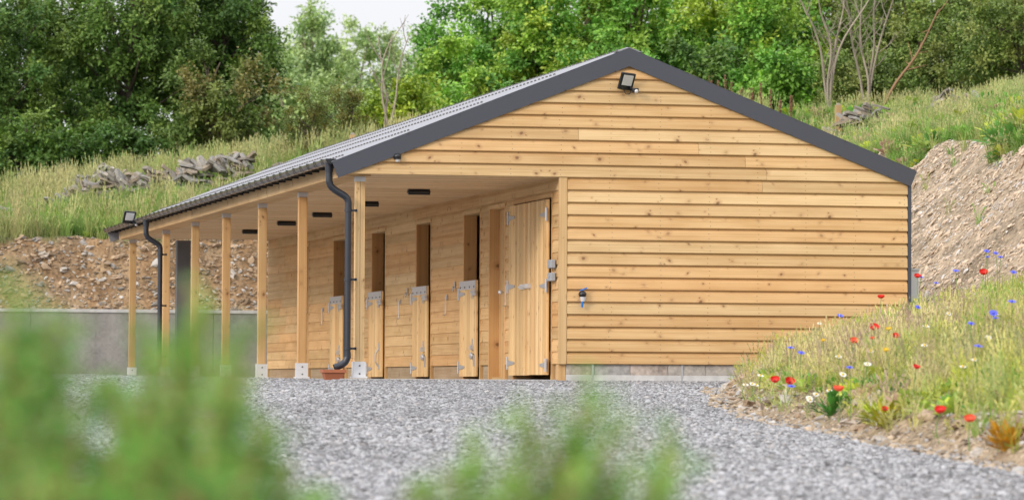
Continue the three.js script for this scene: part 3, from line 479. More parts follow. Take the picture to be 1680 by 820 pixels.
{ // tumbled dry-stone walls
  const stoneTex = tex(256, (u, v) => { const n = fbm(u * 12, v * 30, 4), l = fbm(u * 40 + 5, v * 40, 3); const k = 0.24 + 0.34 * (n - 0.5) + (l > 0.62 ? 0.12 : 0); return [k * 1.02, k * 0.97, k * 0.9].map((x) => clamp(x)); }, 1.3);
  const mats = [[1, 1, 1], [0.75, 0.7, 0.64], [1.25, 1.2, 1.12], [1.0, 0.86, 0.7]].map((c) => std({ map: stoneTex, color: lin(...c), roughness: 0.95 }));
  const slabs = [0, 1, 2, 3, 4].map((i) => { const r = rng(300 + i), n = 7, A = [], B = []; for (let k = 0; k < n; k++) { const a = k / n * 6.283 + rr(r, -0.25, 0.25), ra = rr(r, 0.38, 0.55), x = Math.cos(a) * ra, z = Math.sin(a) * ra * rr(r, 0.5, 0.75); A.push([x, 0.5 + rr(r, -0.12, 0.12), z]); B.push([x * rr(r, 0.9, 1.05), -0.5 + rr(r, -0.12, 0.12), z]); } return metreUV(loft(B, A)); });
  const wallRun = (label, path, per, hgt, seed, lean) => {
    const o = thing('tumbled_stone_wall', label, 'stone wall', [0, 0, 0], 'remains of a dry-stone wall'), r = rng(seed);
    for (let i = 0; i < path.length - 1; i++) { const [x0, z0, k0] = path[i], [x1, z1, k1] = path[i + 1], len = Math.hypot(x1 - x0, z1 - z0), ang = -Math.atan2(z1 - z0, x1 - x0);
      const n = Math.round(len * per);
      for (let k = 0; k < n; k++) { const t = r(), hh = hgt * lerp(k0, k1, t), x = lerp(x0, x1, t) + rr(r, -0.05, 0.05), z = lerp(z0, z1, t) + rr(r, -0.14, 0.14), u = Math.pow(r(), 0.8), y = hillY(x, z) + u * hh;
        const s = part('stone', slabs[Math.floor(r() * 5)], mats[Math.floor(r() * 4)], o); const top = u > 0.62; s.position.set(x, y, z); s.rotation.set(rr(r, -0.35, 0.35), ang + rr(r, -0.8, 0.8), top ? (r() < 0.75 ? lean : -lean) * rr(r, 0.2, 1.7) : rr(r, -0.22, 0.22)); s.scale.set(rr(r, 0.2, 0.58), rr(r, 0.025, 0.065), rr(r, 0.25, 0.5)); }
    }
  };
  wallRun('longest heap of tumbled grey wall stones in the grass above the canopy end', [[-3.0, -30.3, 0.25], [-2.35, -30.5, 0.5], [-1.9, -30.4, 1.0], [-1.4, -30.3, 0.75], [-0.6, -30.1, 0.6], [0.0, -30.0, 0.9], [0.85, -29.8, 0.75]], 70, 0.68, 5, -0.6);
  wallRun('small pile of wall stones at the left edge of the grass slope', [[-4.3, -29.9, 0.9], [-3.6, -29.8, 0.5]], 60, 0.7, 6, -0.3);
  wallRun('few wall stones high in the grass under the dark trees', [[-2.0, -33.2, 0.5], [-1.5, -33.1, 1], [-1.0, -33.0, 0.6]], 44, 0.75, 7, -0.5);
  wallRun('low stone heap peeping over the canopy roof', [[1.3, -29.7, 0.9], [1.9, -29.5, 0.7]], 34, 0.5, 8, 0.3);
  wallRun('grey stone heap in the grass right of the roof, below the bare trees', [[11.2, -27.6, 0.5], [11.75, -27.4, 1], [12.2, -27.3, 0.9]], 40, 0.6, 9, -0.4);
  wallRun('pale stone heap on the grassy crest at the right', [[13.0, -27.2, 0.9], [13.5, -27.0, 1], [14.1, -26.8, 0.6]], 36, 0.55, 10, 0.4);
}
globalThis.__stage && 0;

// ---------- grass and wild plants ----------
function tuftGeo(seed, blades, h, spread, w, seedHead = 0) {
  const r = rng(seed), P = [], tri = (a, b, c) => P.push(...a, ...b, ...c);
  for (let i = 0; i < blades; i++) {
    const a = r() * 6.283, x = Math.cos(a) * r() * spread * 0.4, z = Math.sin(a) * r() * spread * 0.4, hh = h * rr(r, 0.55, 1.1), lx = Math.cos(a) * spread * rr(r, 0.2, 1), lz = Math.sin(a) * spread * rr(r, 0.2, 1), fa = r() * 6.283, wx = Math.cos(fa) * w, wz = Math.sin(fa) * w;
    const pt = (t, s) => [x + lx * t * t + wx * s, hh * (t - 0.12 * t * t), z + lz * t * t + wz * s];
    const k = [0, 0.4, 0.75];
    for (let j = 0; j < 2; j++) { const sa = 1 - k[j] * 0.5, sb = 1 - k[j + 1] * 0.5; tri(pt(k[j], -sa), pt(k[j], sa), pt(k[j + 1], sb)); tri(pt(k[j], -sa), pt(k[j + 1], sb), pt(k[j + 1], -sb)); }
    if (r() < seedHead) { for (let j = 0; j < 5; j++) { const t = 0.72 + j * 0.065, c = pt(t, 0), q = r() * 6.283, e = w * 3.2; tri([c[0] - Math.cos(q) * e, c[1], c[2] - Math.sin(q) * e], [c[0] + Math.cos(q) * e, c[1] + 0.01, c[2] + Math.sin(q) * e], [c[0] + lx * 0.08, c[1] + h * 0.075, c[2] + lz * 0.08]); } }
    else tri(pt(0.75, -0.62), pt(0.75, 0.62), pt(1, 0));
  }
  const g = new THREE.BufferGeometry(); g.setAttribute('position', new THREE.Float32BufferAttribute(P, 3)); g.computeVertexNormals(); return g;
}
const leafMat = (extra) => new THREE.MeshPhysicalMaterial({ color: 0xffffff, roughness: 0.75, transmission: 0.3, thickness: 0, specularIntensity: 0.5, ...extra });
const grassMat = leafMat({});
{
  const G = [tuftGeo(1, 16, 1, 0.45, 0.016), tuftGeo(2, 14, 1, 0.35, 0.013, 0.5), tuftGeo(3, 9, 1, 0.3, 0.009, 1)];
  const r = rng(404);
  const grow = (name, label, n, pick, base = scene) => { const L = [[], [], []]; for (let i = 0; i < n; i++) { const d = pick(r); if (!d) continue; L[d.k].push({ p: [d.x, d.y - 0.02, d.z], s: new THREE.Vector3(d.w ?? d.h, d.h, d.w ?? d.h), e: [rr(r, -0.15, 0.15), r() * 6.28, rr(r, -0.15, 0.15)], c: d.c }); } const g = new THREE.Group(); g.name = name; scene.add(g); tag(g, label, 'grass', null, 'stuff'); L.forEach((l, i) => l.length && scatter('tufts', G[i], grassMat, l, g)); };
  const col = (a, b, t, v) => lin(lerp(a[0], b[0], t) * v, lerp(a[1], b[1], t) * v, lerp(a[2], b[2], t) * v);
  const green = [0.19, 0.36, 0.06], straw = [0.55, 0.48, 0.25], olive = [0.33, 0.4, 0.1], pink = [0.46, 0.33, 0.27];
  grow('meadow_grass', 'long green and straw grass on the slope behind the block', 17000, (r) => { const x = rr(r, -9, 11), z = RETZ - 1.3 - Math.pow(r(), 1.2) * 12.5; if (isCut(x, z) && r() < 0.97) return; const m = fbm(x * 0.5, z * 0.5 + 3, 3), edge = ss(0.3, 2.5, RETZ - 1.3 - z); const nearWall = x < 2.4 && z > -30.6 && z < -28.2 || x < -0.6 && z > -33.4 && z < -31.8; if (nearWall && r() < 0.3) return; const k = r() < (nearWall ? 0.03 : 0.1 + 0.25 * ss(4, 7, RETZ - z)) ? 2 : r() < 0.5 ? 1 : 0; const t = clamp((k === 2 ? 0.62 : k ? 0.18 : 0.0) + (m - 0.55) * 1.3 + (1 - edge) * 0.1); return { x, z, y: hillY(x, z), k, h: (k === 2 ? rr(r, 0.55, 0.95) : rr(r, 0.25, 0.55)), w: rr(r, 0.3, 0.5), c: col(r() < 0.6 ? green : olive, straw, t, rr(r, 0.75, 1.2)) }; });
  grow('crest_grass', 'lush green grass along the crest above the scree', 26000, (r) => { const x = rr(r, 7.6, 17), z = rr(r, -33, 8); if (isScree(x, z) && r() < (fbm(x * 0.8 + 50, z * 0.8, 3) > 0.6 ? 0.93 : 0.995)) return; const m = fbm(x * 0.6 + 9, z * 0.6, 3); const k = r() < 0.08 + 0.2 * ss(12, 15, x) ? 2 : r() < 0.4 ? 1 : 0; const t = clamp((k === 2 ? 0.6 : k ? 0.25 : 0.0) + (m - 0.5) * 1.0); return { x, z, y: hillY(x, z), k, h: (k === 2 ? rr(r, 0.35, 0.62) : rr(r, 0.16, 0.4)), w: rr(r, 0.28, 0.44), c: col(r() < 0.8 ? green : olive, k === 1 && r() < 0.5 ? pink : straw, t, rr(r, 0.8, 1.25)) }; });
  grow('bank_grass', 'yellow-green grass and seed heads covering the wildflower bank', 17000, (r) => { const z = 0.8 + Math.pow(r(), 1.15) * 30, s = 0.12 + Math.pow(r(), 1.2) * 5, x = footX(z) + s; if (z < 0.7 && x < 4.5) return; if (s < 0.55 && r() < 0.78) return; if (fbm(x * 1.1 + 3, z * 1.1 + 8, 3) < 0.36 && r() < 0.7) return; const m = fbm(x * 0.9, z * 0.9, 3); const k = r() < 0.4 ? 2 : r() < 0.5 ? 1 : 0; const t = clamp((k === 2 ? 0.62 : k ? 0.4 : 0.15) + (m - 0.5) * 1.8); return { x, z, y: bankY(x, z), k, h: (k === 2 ? rr(r, 0.22, 0.52) : rr(r, 0.1, 0.3)) * ss(0, 0.8, s + 0.35) * lerp(0.55, 1.1, fbm(x * 2 + 1, z * 2, 2)), w: rr(r, 0.18, 0.36), c: col(r() < 0.6 ? [0.44, 0.48, 0.07] : [0.25, 0.4, 0.07], r() < 0.4 ? pink : [0.66, 0.56, 0.3], t, rr(r, 0.75, 1.3)) }; });
}
{ // broad leaves and clover among the grass
  const r0 = rng(720), P = []; for (let i = 0; i < 26; i++) { const a = r0() * 6.283, e = rr(r0, 0.1, 1.3), l = rr(r0, 0.35, 0.6), w = rr(r0, 0.1, 0.2), st = rr(r0, 0.1, 0.55), c = [Math.cos(a) * Math.cos(e), Math.sin(e), Math.sin(a) * Math.cos(e)], sd = [-Math.sin(a), 0.15, Math.cos(a)], pt = (t, u) => [c[0] * (st + l * t) + sd[0] * u, c[1] * (st + l * t) + sd[1] * u - 0.1 * t * t, c[2] * (st + l * t) + sd[2] * u]; const A = pt(0, 0), B = pt(0.5, w), C = pt(1, 0), D = pt(0.5, -w); P.push(...A, ...B, ...C, ...A, ...C, ...D); }
  const g = new THREE.BufferGeometry(); g.setAttribute('position', new THREE.Float32BufferAttribute(P, 3)); g.computeVertexNormals();
  const r = rng(721), L = [], cols = [[0.2, 0.42, 0.06], [0.46, 0.52, 0.06], [0.14, 0.34, 0.06], [0.5, 0.34, 0.24], [0.34, 0.46, 0.08]];
  const add = (x, y, z, h) => { const c = cols[Math.floor(r() * 5)], v = rr(r, 0.75, 1.25); L.push({ p: [x, y, z], s: h, e: [rr(r, -0.2, 0.2), r() * 6.28, rr(r, -0.2, 0.2)], c: lin(c[0] * v, c[1] * v, c[2] * v) }); };
  for (let n = 0; n < 2600; n++) { const z = 1 + 30 * r(), s = 0.3 + 4.5 * Math.pow(r(), 1.2), x = footX(z) + s; if (fbm(x * 0.9 + 20, z * 0.9, 3) < 0.45) continue; add(x, bankY(x, z), z, rr(r, 0.06, 0.2)); }
  for (let n = 0; n < 3200; n++) { const x = rr(r, 8, 16), z = rr(r, -32, 1); if (isScree(x, z) || fbm(x * 0.7 + 20, z * 0.7, 3) < 0.42) continue; add(x, hillY(x, z), z, rr(r, 0.15, 0.42)); }
  for (let n = 0; n < 1500; n++) { const x = rr(r, -9, 6), z = RETZ - rr(r, 1.6, 12); if (isCut(x, z) || fbm(x * 0.7 + 4, z * 0.7, 3) < 0.5) continue; add(x, hillY(x, z), z, rr(r, 0.12, 0.3)); }
  scatter('ground_cover', g, grassMat, L, scene, 'low broad-leaved weeds and clover growing among the grass', 'ground cover');
}
// leafy plant shape: many small leaves on stems, merged into one mesh
function leavesGeo(list) { // list of [pos, dir, normal, len, wid, color]
  const n = list.length, P = new Float32Array(n * 12), C = new Float32Array(n * 12), N = new Float32Array(n * 12), I = new Uint32Array(n * 6), s = new THREE.Vector3(), f = new THREE.Vector3();
  list.forEach(([p, d, nn, l, w, c], i) => {
    s.crossVectors(d, nn).normalize().multiplyScalar(w * 0.5); f.crossVectors(s, d).normalize();
    const o = i * 12, m = 0.45;
    const a = [p.x, p.y, p.z], b = [p.x + d.x * l * m + s.x + f.x * w * 0.12, p.y + d.y * l * m + s.y + f.y * w * 0.12, p.z + d.z * l * m + s.z + f.z * w * 0.12], t = [p.x + d.x * l, p.y + d.y * l - l * 0.06, p.z + d.z * l], e = [p.x + d.x * l * m - s.x + f.x * w * 0.12, p.y + d.y * l * m - s.y + f.y * w * 0.12, p.z + d.z * l * m - s.z + f.z * w * 0.12];
    P.set([...a, ...b, ...t, ...e], o); for (let k = 0; k < 4; k++) { C.set([c.r, c.g, c.b], o + k * 3); }
    I.set([i * 4, i * 4 + 1, i * 4 + 2, i * 4, i * 4 + 2, i * 4 + 3], i * 6);
  });
  const g = new THREE.BufferGeometry(); g.setAttribute('position', new THREE.BufferAttribute(P, 3)); g.setAttribute('color', new THREE.BufferAttribute(C, 3)); g.setIndex(new THREE.BufferAttribute(I, 1)); g.computeVertexNormals(); return g;
}
const crownMat = leafMat({ vertexColors: true, roughness: 0.55, transmission: 0.36 });
const barkMats = [[0.16, 0.12, 0.09], [0.55, 0.46, 0.37], [0.4, 0.33, 0.26]].map((c) => std({ color: lin(...c), map: grain, roughness: 0.95 }));
function limb(pts, r0, r1, n = 6) { // tapered tube
  const curve = new THREE.CatmullRomCurve3(pts), seg = pts.length * 3, g = new THREE.TubeGeometry(curve, seg, 1, n), p = g.attributes.position;
  for (let i = 0; i <= seg; i++) { const c = curve.getPointAt(i / seg), r = lerp(r0, r1, i / seg); for (let j = 0; j <= n; j++) { const k = i * (n + 1) + j; p.setXYZ(k, c.x + (p.getX(k) - c.x) * r, c.y + (p.getY(k) - c.y) * r, c.z + (p.getZ(k) - c.z) * r); } }
  g.computeVertexNormals(); return g;
}
const V = (x, y, z) => new THREE.Vector3(x, y, z);
const rdir = (r) => { const u = r() * 2 - 1, a = r() * 6.283, s = Math.sqrt(1 - u * u); return V(Math.cos(a) * s, u, Math.sin(a) * s); };
function tree(name, label, group, [x, z, top], o) {
  const base = hillY(x, Math.max(z, -70)) - (z < -48 ? 0.5 : 0), h = top - base, r = rng(o.seed), rx = o.rx, rz = o.rz ?? o.rx;
  const t = thing(name, label, o.category ?? 'tree', [x, base, z], group);
  const cb = h * (o.bottom ?? 0.12), cy = (h + cb) / 2, ry = (h - cb) / 2;
  const clumps = [];
  for (let i = 0; i < o.clumps; i++) {
    const d = rdir(r), k = Math.pow(r(), 1 / 2.4) * (0.78 + 0.42 * vn(d.x * 2.2 + o.seed, d.y * 2.2 + d.z * 3.1));
    const taper = o.cone ? lerp(1.15, 0.35, clamp((d.y * k + 1) / 2)) : 1;
    clumps.push(V(d.x * k * rx * taper, cy + d.y * k * ry, d.z * k * rz * taper));
  }
  const tr = [limb([V(0, -0.1, 0), V(rr(r, -0.1, 0.1), h * 0.3, rr(r, -0.1, 0.1)), V(rr(r, -0.2, 0.2), h * 0.6, rr(r, -0.2, 0.2)), V(rr(r, -0.2, 0.2), h * 0.9, 0)], 0.03 * h * (o.thick ?? 0.8), 0.015, 7)];
  for (let i = 0; i < Math.min(26, clumps.length); i++) { const c = clumps[i], y0 = Math.max(0.1 * h, Math.min(c.y * 0.7, h * 0.7)); tr.push(limb([V(0, y0, 0), V(c.x * 0.45, lerp(y0, c.y, 0.35), c.z * 0.45), c], 0.011 * h * (o.thick ?? 0.8), 0.006, 5)); }
  part('trunk', mergeGeometries(tr), barkMats[o.bark ?? 0], t);
  const L = [], per = Math.ceil(o.leaves / clumps.length), tmp = V(0, 0, 0);
  for (const c of clumps) {
    const cr = o.clumpR * rr(r, 0.6, 1.3), tone = Math.pow(rr(r, 0, 1), 1.2), hue = o.cols[Math.floor(r() * o.cols.length)], out = V(c.x / rx, (c.y - cy) / ry * 0.8 + 0.35, c.z / rz).normalize();
    for (let i = 0; i < per;) {
      const d = rdir(r).addScaledVector(out, 0.7).normalize(), st = c.clone().addScaledVector(rdir(r), cr * 0.45 * r()), tl = cr * rr(r, 0.5, 1.1), m = 6 + Math.floor(r() * 7);
      for (let q = 0; q < m && i < per; q++, i++) {
        const p = st.clone().addScaledVector(d, tl * (q + r()) / m).add(tmp.set(rr(r, -1, 1), rr(r, -1, 1), rr(r, -1, 1)).multiplyScalar(cr * 0.09));
        p.y -= 0.12 * tl * (q / m) * (q / m);
        const ld = rdir(r).addScaledVector(d, 0.9); ld.y -= o.droop ?? 0.15; ld.normalize();
        const nn = rdir(r).multiplyScalar(0.75).addScaledVector(out, 0.5); nn.y += 0.7; nn.normalize();
        const v = rr(r, 0.72, 1.28) * lerp(0.85, 1.15, tone);
        L.push([p, ld, nn, o.leaf * rr(r, 0.65, 1.3), o.leaf * (o.aspect ?? 0.62) * rr(r, 0.7, 1.2), new THREE.Color(hue[0] * v, hue[1] * v, hue[2] * v * rr(r, 0.8, 1.2))]);
      }
    }
  }
  part('crown', leavesGeo(L), crownMat, t);
  return t;
}
const DARK = [[0.14, 0.25, 0.04], [0.09, 0.19, 0.035], [0.21, 0.31, 0.055], [0.12, 0.22, 0.04]], FRESH = [[0.24, 0.46, 0.06], [0.17, 0.38, 0.055], [0.34, 0.52, 0.07], [0.4, 0.52, 0.06]], HAZE_PALE = [[0.42, 0.54, 0.21], [0.36, 0.5, 0.2], [0.47, 0.58, 0.26]], OLIVE = [[0.22, 0.31, 0.065], [0.17, 0.26, 0.055], [0.28, 0.33, 0.08]], LIME = [[0.36, 0.45, 0.03], [0.28, 0.4, 0.04]], RUST = [[0.2, 0.25, 0.06], [0.15, 0.24, 0.05], [0.25, 0.23, 0.07], [0.16, 0.24, 0.05]];
const T0 = { clumps: 130, leaves: 30000, clumpR: 0.55, leaf: 0.12 };
[[[-2.9, -40.8, 8.4], 1.5, 'tall dark green tree at the left edge of the picture', DARK], [[-1.2, -44.5, 9.4], 1.6, 'dark green tree standing second from the left edge', DARK], [[0.0, -41.2, 9.2], 1.55, 'dark leafy tree rising behind the tumbled wall stones', DARK], [[1.5, -45.0, 9.4], 1.5, 'dark green tree with gaps of sky between its stems', DARK], [[2.15, -41.8, 9.2], 1.25, 'dark green tree edging the pale sky beside the far trees', DARK]].forEach(([p, rx, l, cols], i) => tree('dark_tree', l, 'dark trees at the left', p, { ...T0, seed: 900 + i, rx, rz: 1.4, cols, bottom: 0.1, clumps: 120, leaves: 38000, clumpR: 0.48, leaf: 0.095 }));
tree('hawthorn_bush', 'rusty green bush in front of the dark trees above the canopy', null, [1.3, -37.6, 6.7], { ...T0, seed: 921, rx: 1.15, rz: 0.9, cols: RUST, bottom: 0, clumps: 70, leaves: 17000, clumpR: 0.42, leaf: 0.09, category: 'bush' });
[[[-2.6, -37.4, 5.3], 1.3, 'low dark bush at the left edge under the tall tree'], [[-0.7, -38.0, 5.3], 1.3, 'low dark bush behind the highest wall stones']].forEach(([p, rx, l], i) => tree('dark_bush', l, 'low bushes under the dark trees', p, { ...T0, seed: 930 + i, rx, rz: 0.8, cols: DARK, bottom: 0, clumps: 60, leaves: 15000, clumpR: 0.4, leaf: 0.1, category: 'bush' }));
[[[7.9, -71.2, 9.6], 1.7, 'pale far tree beside the dark trees'], [[9.84, -77.9, 11.3], 1.7, 'tallest pale far tree, its feathery top against the sky'], [[11.6, -80.6, 10.9], 1.8, 'pale far tree right of the tallest pale tree'], [[11.9, -74.5, 10.3], 1.45, 'pale far tree behind the bare dead branches'], [[13.3, -72.3, 8.9], 1.5, 'low pale far tree next to the bright green trees']].forEach(([p, rx, l], i) => tree('pale_tree', l, 'pale trees in the distance', p, { ...T0, seed: 940 + i, rx, cols: HAZE_PALE, bottom: 0.0, cone: i === 1, clumps: 130, leaves: 32000, clumpR: 0.55, leaf: 0.13, bark: 1, droop: 0.3 }));  // distance haze is put into these lighter leaf colours; the scene has no fog
[[[7.5, -44.7, 7.5], 1.25, 'bright green tree sloping down to the sky beside the far trees'], [[9.2, -48.4, 9.4], 1.55, 'bright green tree with its top touching the sky'], [[9.3, -43.3, 9.0], 1.4, 'bright green tree left of the roof ridge, second from the sky'], [[11.2, -47.0, 9.9], 1.6, 'bright green tree behind and left of the ridge'], [[11.2, -41.9, 9.2], 1.5, 'bright green tree right behind the roof ridge'], [[13.4, -45.5, 9.8], 1.6, 'bright green tree behind and right of the ridge'], [[13.3, -40.4, 9.2], 1.5, 'bright green tree above the falling roof verge'], [[15.4, -44.0, 9.6], 1.6, 'bright green tree beside the pale bare stems']].forEach(([p, rx, l], i) => tree('leafy_tree', l, 'bright green trees behind the roof', p, { ...T0, seed: 950 + i, rx, rz: 1.4, cols: i % 3 === 1 ? FRESH.slice(0, 3) : FRESH, bottom: 0.06, clumps: 120, leaves: 36000, clumpR: 0.48, leaf: 0.1, aspect: 0.7 }));
[[[7.3, -38.6, 6.4], 1.2, 'bright green bush above the middle of the canopy roof', FRESH], [[11.2, -36.2, 6.9], 1.2, 'dark green bush right of the roof ridge', DARK], [[12.5, -35.5, 6.7], 1.1, 'broad-leaved green bush left of the bare stems', FRESH.slice(0, 2)], [[5.0, -37.0, 5.9], 0.95, 'yellow-green bush behind the dead branches', LIME], [[9.8, -39.1, 6.9], 1.3, 'bright green bush just left of the ridge', FRESH], [[6.2, -37.6, 5.7], 0.9, 'small green bush between dead branches and roof', FRESH]].forEach(([p, rx, l, cols], i) => tree('green_bush', l, 'bushes close behind the roof', p, { ...T0, seed: 970 + i, rx, rz: 0.9, cols, bottom: 0, clumps: 60, leaves: 16000, clumpR: 0.42, leaf: 0.1, aspect: 0.7, category: 'bush' }));
[[[16.7, -42.8, 9.6], 1.6, 'olive green tree behind the bare leaning stems'], [[16.5, -38.7, 9.2], 1.5, 'olive green tree above the pale stone heap'], [[18.2, -40.4, 9.6], 1.6, 'olive green tree near the upper right corner'], [[18.0, -36.4, 9.0], 1.5, 'olive green tree at the right edge of the picture']].forEach(([p, rx, l], i) => tree('olive_tree', l, 'olive green trees at the right', p, { ...T0, seed: 990 + i, rx, rz: 1.3, cols: OLIVE, bottom: 0.04, clumps: 130, leaves: 34000, clumpR: 0.42, leaf: 0.08 }));
[[[15.2, -33.2, 7.0], 1.1, 'olive bush behind the crest grass, left of two'], [[16.4, -31.6, 7.6], 1.3, 'olive bush behind the crest grass at the right edge'], [[14.2, -34.6, 6.7], 0.9, 'olive bush at the foot of the leaning stems']].forEach(([p, rx, l], i) => tree('olive_bush', l, 'olive bushes behind the crest', p, { ...T0, seed: 1010 + i, rx, rz: 0.9, cols: OLIVE, bottom: 0, clumps: 70, leaves: 17000, clumpR: 0.36, leaf: 0.075, category: 'bush' }));
[[[2.35, -31.6, 5.35], 0.55, 'dark juniper bush by the wooden stake, left of two'], [[3.1, -32.3, 5.6], 0.55, 'dark juniper bush beside the dead branches']].forEach(([p, rx, l], i) => tree('juniper_bush', l, 'juniper bushes behind the canopy roof', p, { ...T0, seed: 1020 + i, rx, cols: [[0.18, 0.2, 0.035], [0.27, 0.25, 0.05], [0.12, 0.16, 0.03]], bottom: 0, clumps: 60, leaves: 12000, clumpR: 0.26, leaf: 0.05, aspect: 0.35, category: 'bush' }));
// bare trees
function bareTree(label, [x, z, top], seed, stems, spread, bark, girth) {
  const b = hillY(x, z), h = top - b, t = thing('bare_tree', label, 'tree', [x, b, z], 'leafless trees'), r = rng(seed), tr = [], tw = [];
  for (let i = 0; i < stems; i++) {
    const lx = (stems === 1 ? 0.1 : lerp(-1, 1, i / (stems - 1))) * spread + rr(r, -0.1, 0.1), pts = []; for (let k = 0; k <= 4; k++) { const q = k / 4; pts.push(V(lx * Math.pow(q, 1.9) + rr(r, -0.05, 0.05) * k, -0.1 + h * q * rr(r, 0.94, 1.02), rr(r, -0.06, 0.06) * k)); }
    tr.push(limb(pts, girth, 0.008, 6));
    for (let k = 2; k < 5; k++) for (let m = 0; m < (stems > 3 ? 2 : 1); m++) { const p0 = pts[k].clone().lerp(pts[k - 1], r()), d = V(rr(r, -1, 1), rr(r, 0.5, 1.3), rr(r, -0.6, 0.6)).normalize(), l = rr(r, 0.35, 0.9); const p1 = p0.clone().addScaledVector(d, l * 0.5).add(V(rr(r, -0.06, 0.06), 0, 0)), p2 = p0.clone().addScaledVector(d, l); p2.y += 0.08; tw.push(limb([p0, p1, p2], 0.011, 0.004, 5)); tw.push(limb([p1, p1.clone().add(V(rr(r, -0.25, 0.25), rr(r, 0.1, 0.3), rr(r, -0.1, 0.1)))], 0.006, 0.003, 4)); }
  }
  part('trunk', mergeGeometries(tr), barkMats[bark], t); part('branches', mergeGeometries(tw), barkMats[bark], t);
}
bareTree('leafless dead tree with upright twigs behind the canopy roof', [3.9, -32.2, 6.75], 41, 3, 0.42, 1, 0.026);
bareTree('leafless pale-stemmed tree, left of the pair above the right verge', [12.75, -32.4, 8.3], 42, 4, 0.95, 1, 0.03);
bareTree('leafless pale-stemmed tree, right of the pair above the right verge', [13.55, -32.6, 8.4], 43, 4, 0.8, 1, 0.03);
{ const b = hillY(13.4, -31), t = thing('leaning_dead_stem', 'brown dead stem leaning right beside the pale bare trees', 'dead stem', [13.3, b, -31.1]), r = rng(44); const stemPts = [V(0, -0.1, 0), V(0.35, 0.6, 0), V(0.8, 1.2, 0), V(1.25, 2.1, 0)], stemCurve = new THREE.CatmullRomCurve3(stemPts); part('trunk', limb(stemPts, 0.036, 0.012), std({ color: lin(0.25, 0.14, 0.08), roughness: 0.95 }), t); const tw = []; for (let i = 0; i < 9; i++) { const p = stemCurve.getPoint(rr(r, 0.25, 0.97)); tw.push(limb([p, p.clone().add(V(rr(r, -0.3, 0.4), rr(r, -0.1, 0.4), rr(r, -0.1, 0.1)))], 0.012, 0.004, 4)); } part('branches', mergeGeometries(tw), std({ color: lin(0.3, 0.16, 0.09), roughness: 0.95 }), t); }
[[2.74, -29.4, 4.62, 'wooden fence stake showing above the canopy roof'], [11.75, -28.5, 5.75, 'wooden fence stake by the grey stone heap']].forEach(([x, z, top, l]) => { const b = hillY(x, z), o = thing('fence_stake', l, 'stake', [x, b, z], 'wooden fence stakes'), h = Math.min(top - b, 0.8); part('shaft', woodUV(bx(0, h / 2 - 0.1, 0, 0.1, h + 0.1, 0.1), 1), std({ map: woodMap, color: lin(0.7, 0.66, 0.62), roughness: 0.9 }), o); part('pointed_top', new THREE.ConeGeometry(0.07, 0.05, 4).rotateY(Math.PI / 4).translate(0, h - 0.025, 0), barkMats[2], o); });
// dock plants, rust-brown seed spikes over the right roof slope
{ const r = rng(66), stemM = std({ color: lin(0.2, 0.11, 0.06), roughness: 0.9 }), seedM = std({ color: lin(0.17, 0.085, 0.05), roughness: 0.95 });
  [[9.44, -28.99, 5.7], [9.56, -28.96, 5.6], [9.69, -28.93, 5.7], [9.55, -27.94, 5.5], [9.72, -27.91, 5.4], [9.92, -27.86, 5.4], [10.07, -27.83, 5.5], [9.98, -26.83, 5.3], [10.33, -26.75, 5.2], [10.15, -26.79, 5.1]].forEach(([x, z, top]) => { const b = hillY(x, z), h = Math.max(0.4, top - b), o = thing('dock_plant', 'rust-brown dock seed spike standing above the right roof verge', 'dock plant', [x, b, z], 'dock plants above the right verge'); part('stem', limb([V(0, 0, 0), V(rr(r, -0.03, 0.03), h * 0.6, 0), V(rr(r, -0.05, 0.05), h, 0)], 0.012, 0.005, 5), stemM, o);
    const l = []; for (let k = 0; k < 60; k++) { const q = rr(r, 0.45, 1), a = r() * 6.28, w = 0.05 * (1.15 - q); l.push(stoneGeo(Math.floor(r() * 9999), 0.016, 0.026, 0.016).translate(Math.cos(a) * w, h * q, Math.sin(a) * w)); } part('seed_head', merge(l), seedM, o); });
}
// ---------- flowers on the bank ----------
const petalMat = (c) => new THREE.MeshPhysicalMaterial({ color: lin(...c), roughness: 0.6, transmission: 0.25, thickness: 0 });
const PM = { red: petalMat([0.75, 0.02, 0.012]), orange: petalMat([0.85, 0.12, 0.05]), blue: petalMat([0.11, 0.13, 0.72]), white: petalMat([0.82, 0.82, 0.8]), yellow: petalMat([0.8, 0.55, 0.02]), stem: petalMat([0.18, 0.3, 0.06]), dark: std({ color: lin(0.02, 0.015, 0.02), roughness: 0.8 }) };
const cup = (r0, seed) => { const r = rng(seed), l = []; for (let k = 0; k < 4; k++) l.push(new THREE.SphereGeometry(r0, 8, 5, k * 1.57, 1.9, 0.35, 1.25).rotateX(Math.PI).scale(1, 0.85, 1).translate(0, r0 * 0.85, 0).rotateX(rr(r, -0.12, 0.12))); return merge(l); };
const disc = (n, r0, w) => { const l = []; for (let k = 0; k < n; k++) { const a = k / n * 6.283, c = Math.cos(a), s = Math.sin(a), q = (t, u) => [c * t - s * u, t * 0.25, s * t + c * u]; l.push(loft([q(r0 * 0.15, -w * 0.4), q(r0 * 0.7, -w), q(r0, 0), q(r0 * 0.7, w), q(r0 * 0.15, w * 0.4)], [q(r0 * 0.15, -w * 0.4), q(r0 * 0.7, -w), q(r0, 0), q(r0 * 0.7, w), q(r0 * 0.15, w * 0.4)].map(([a, b, d]) => [a, b - 0.002, d]))); } return merge(l); };
const FG = { poppy: [cup(0.042, 1), cup(0.042, 2)], corn: disc(9, 0.033, 0.009), daisy: disc(11, 0.03, 0.006), butter: cup(0.022, 3) };
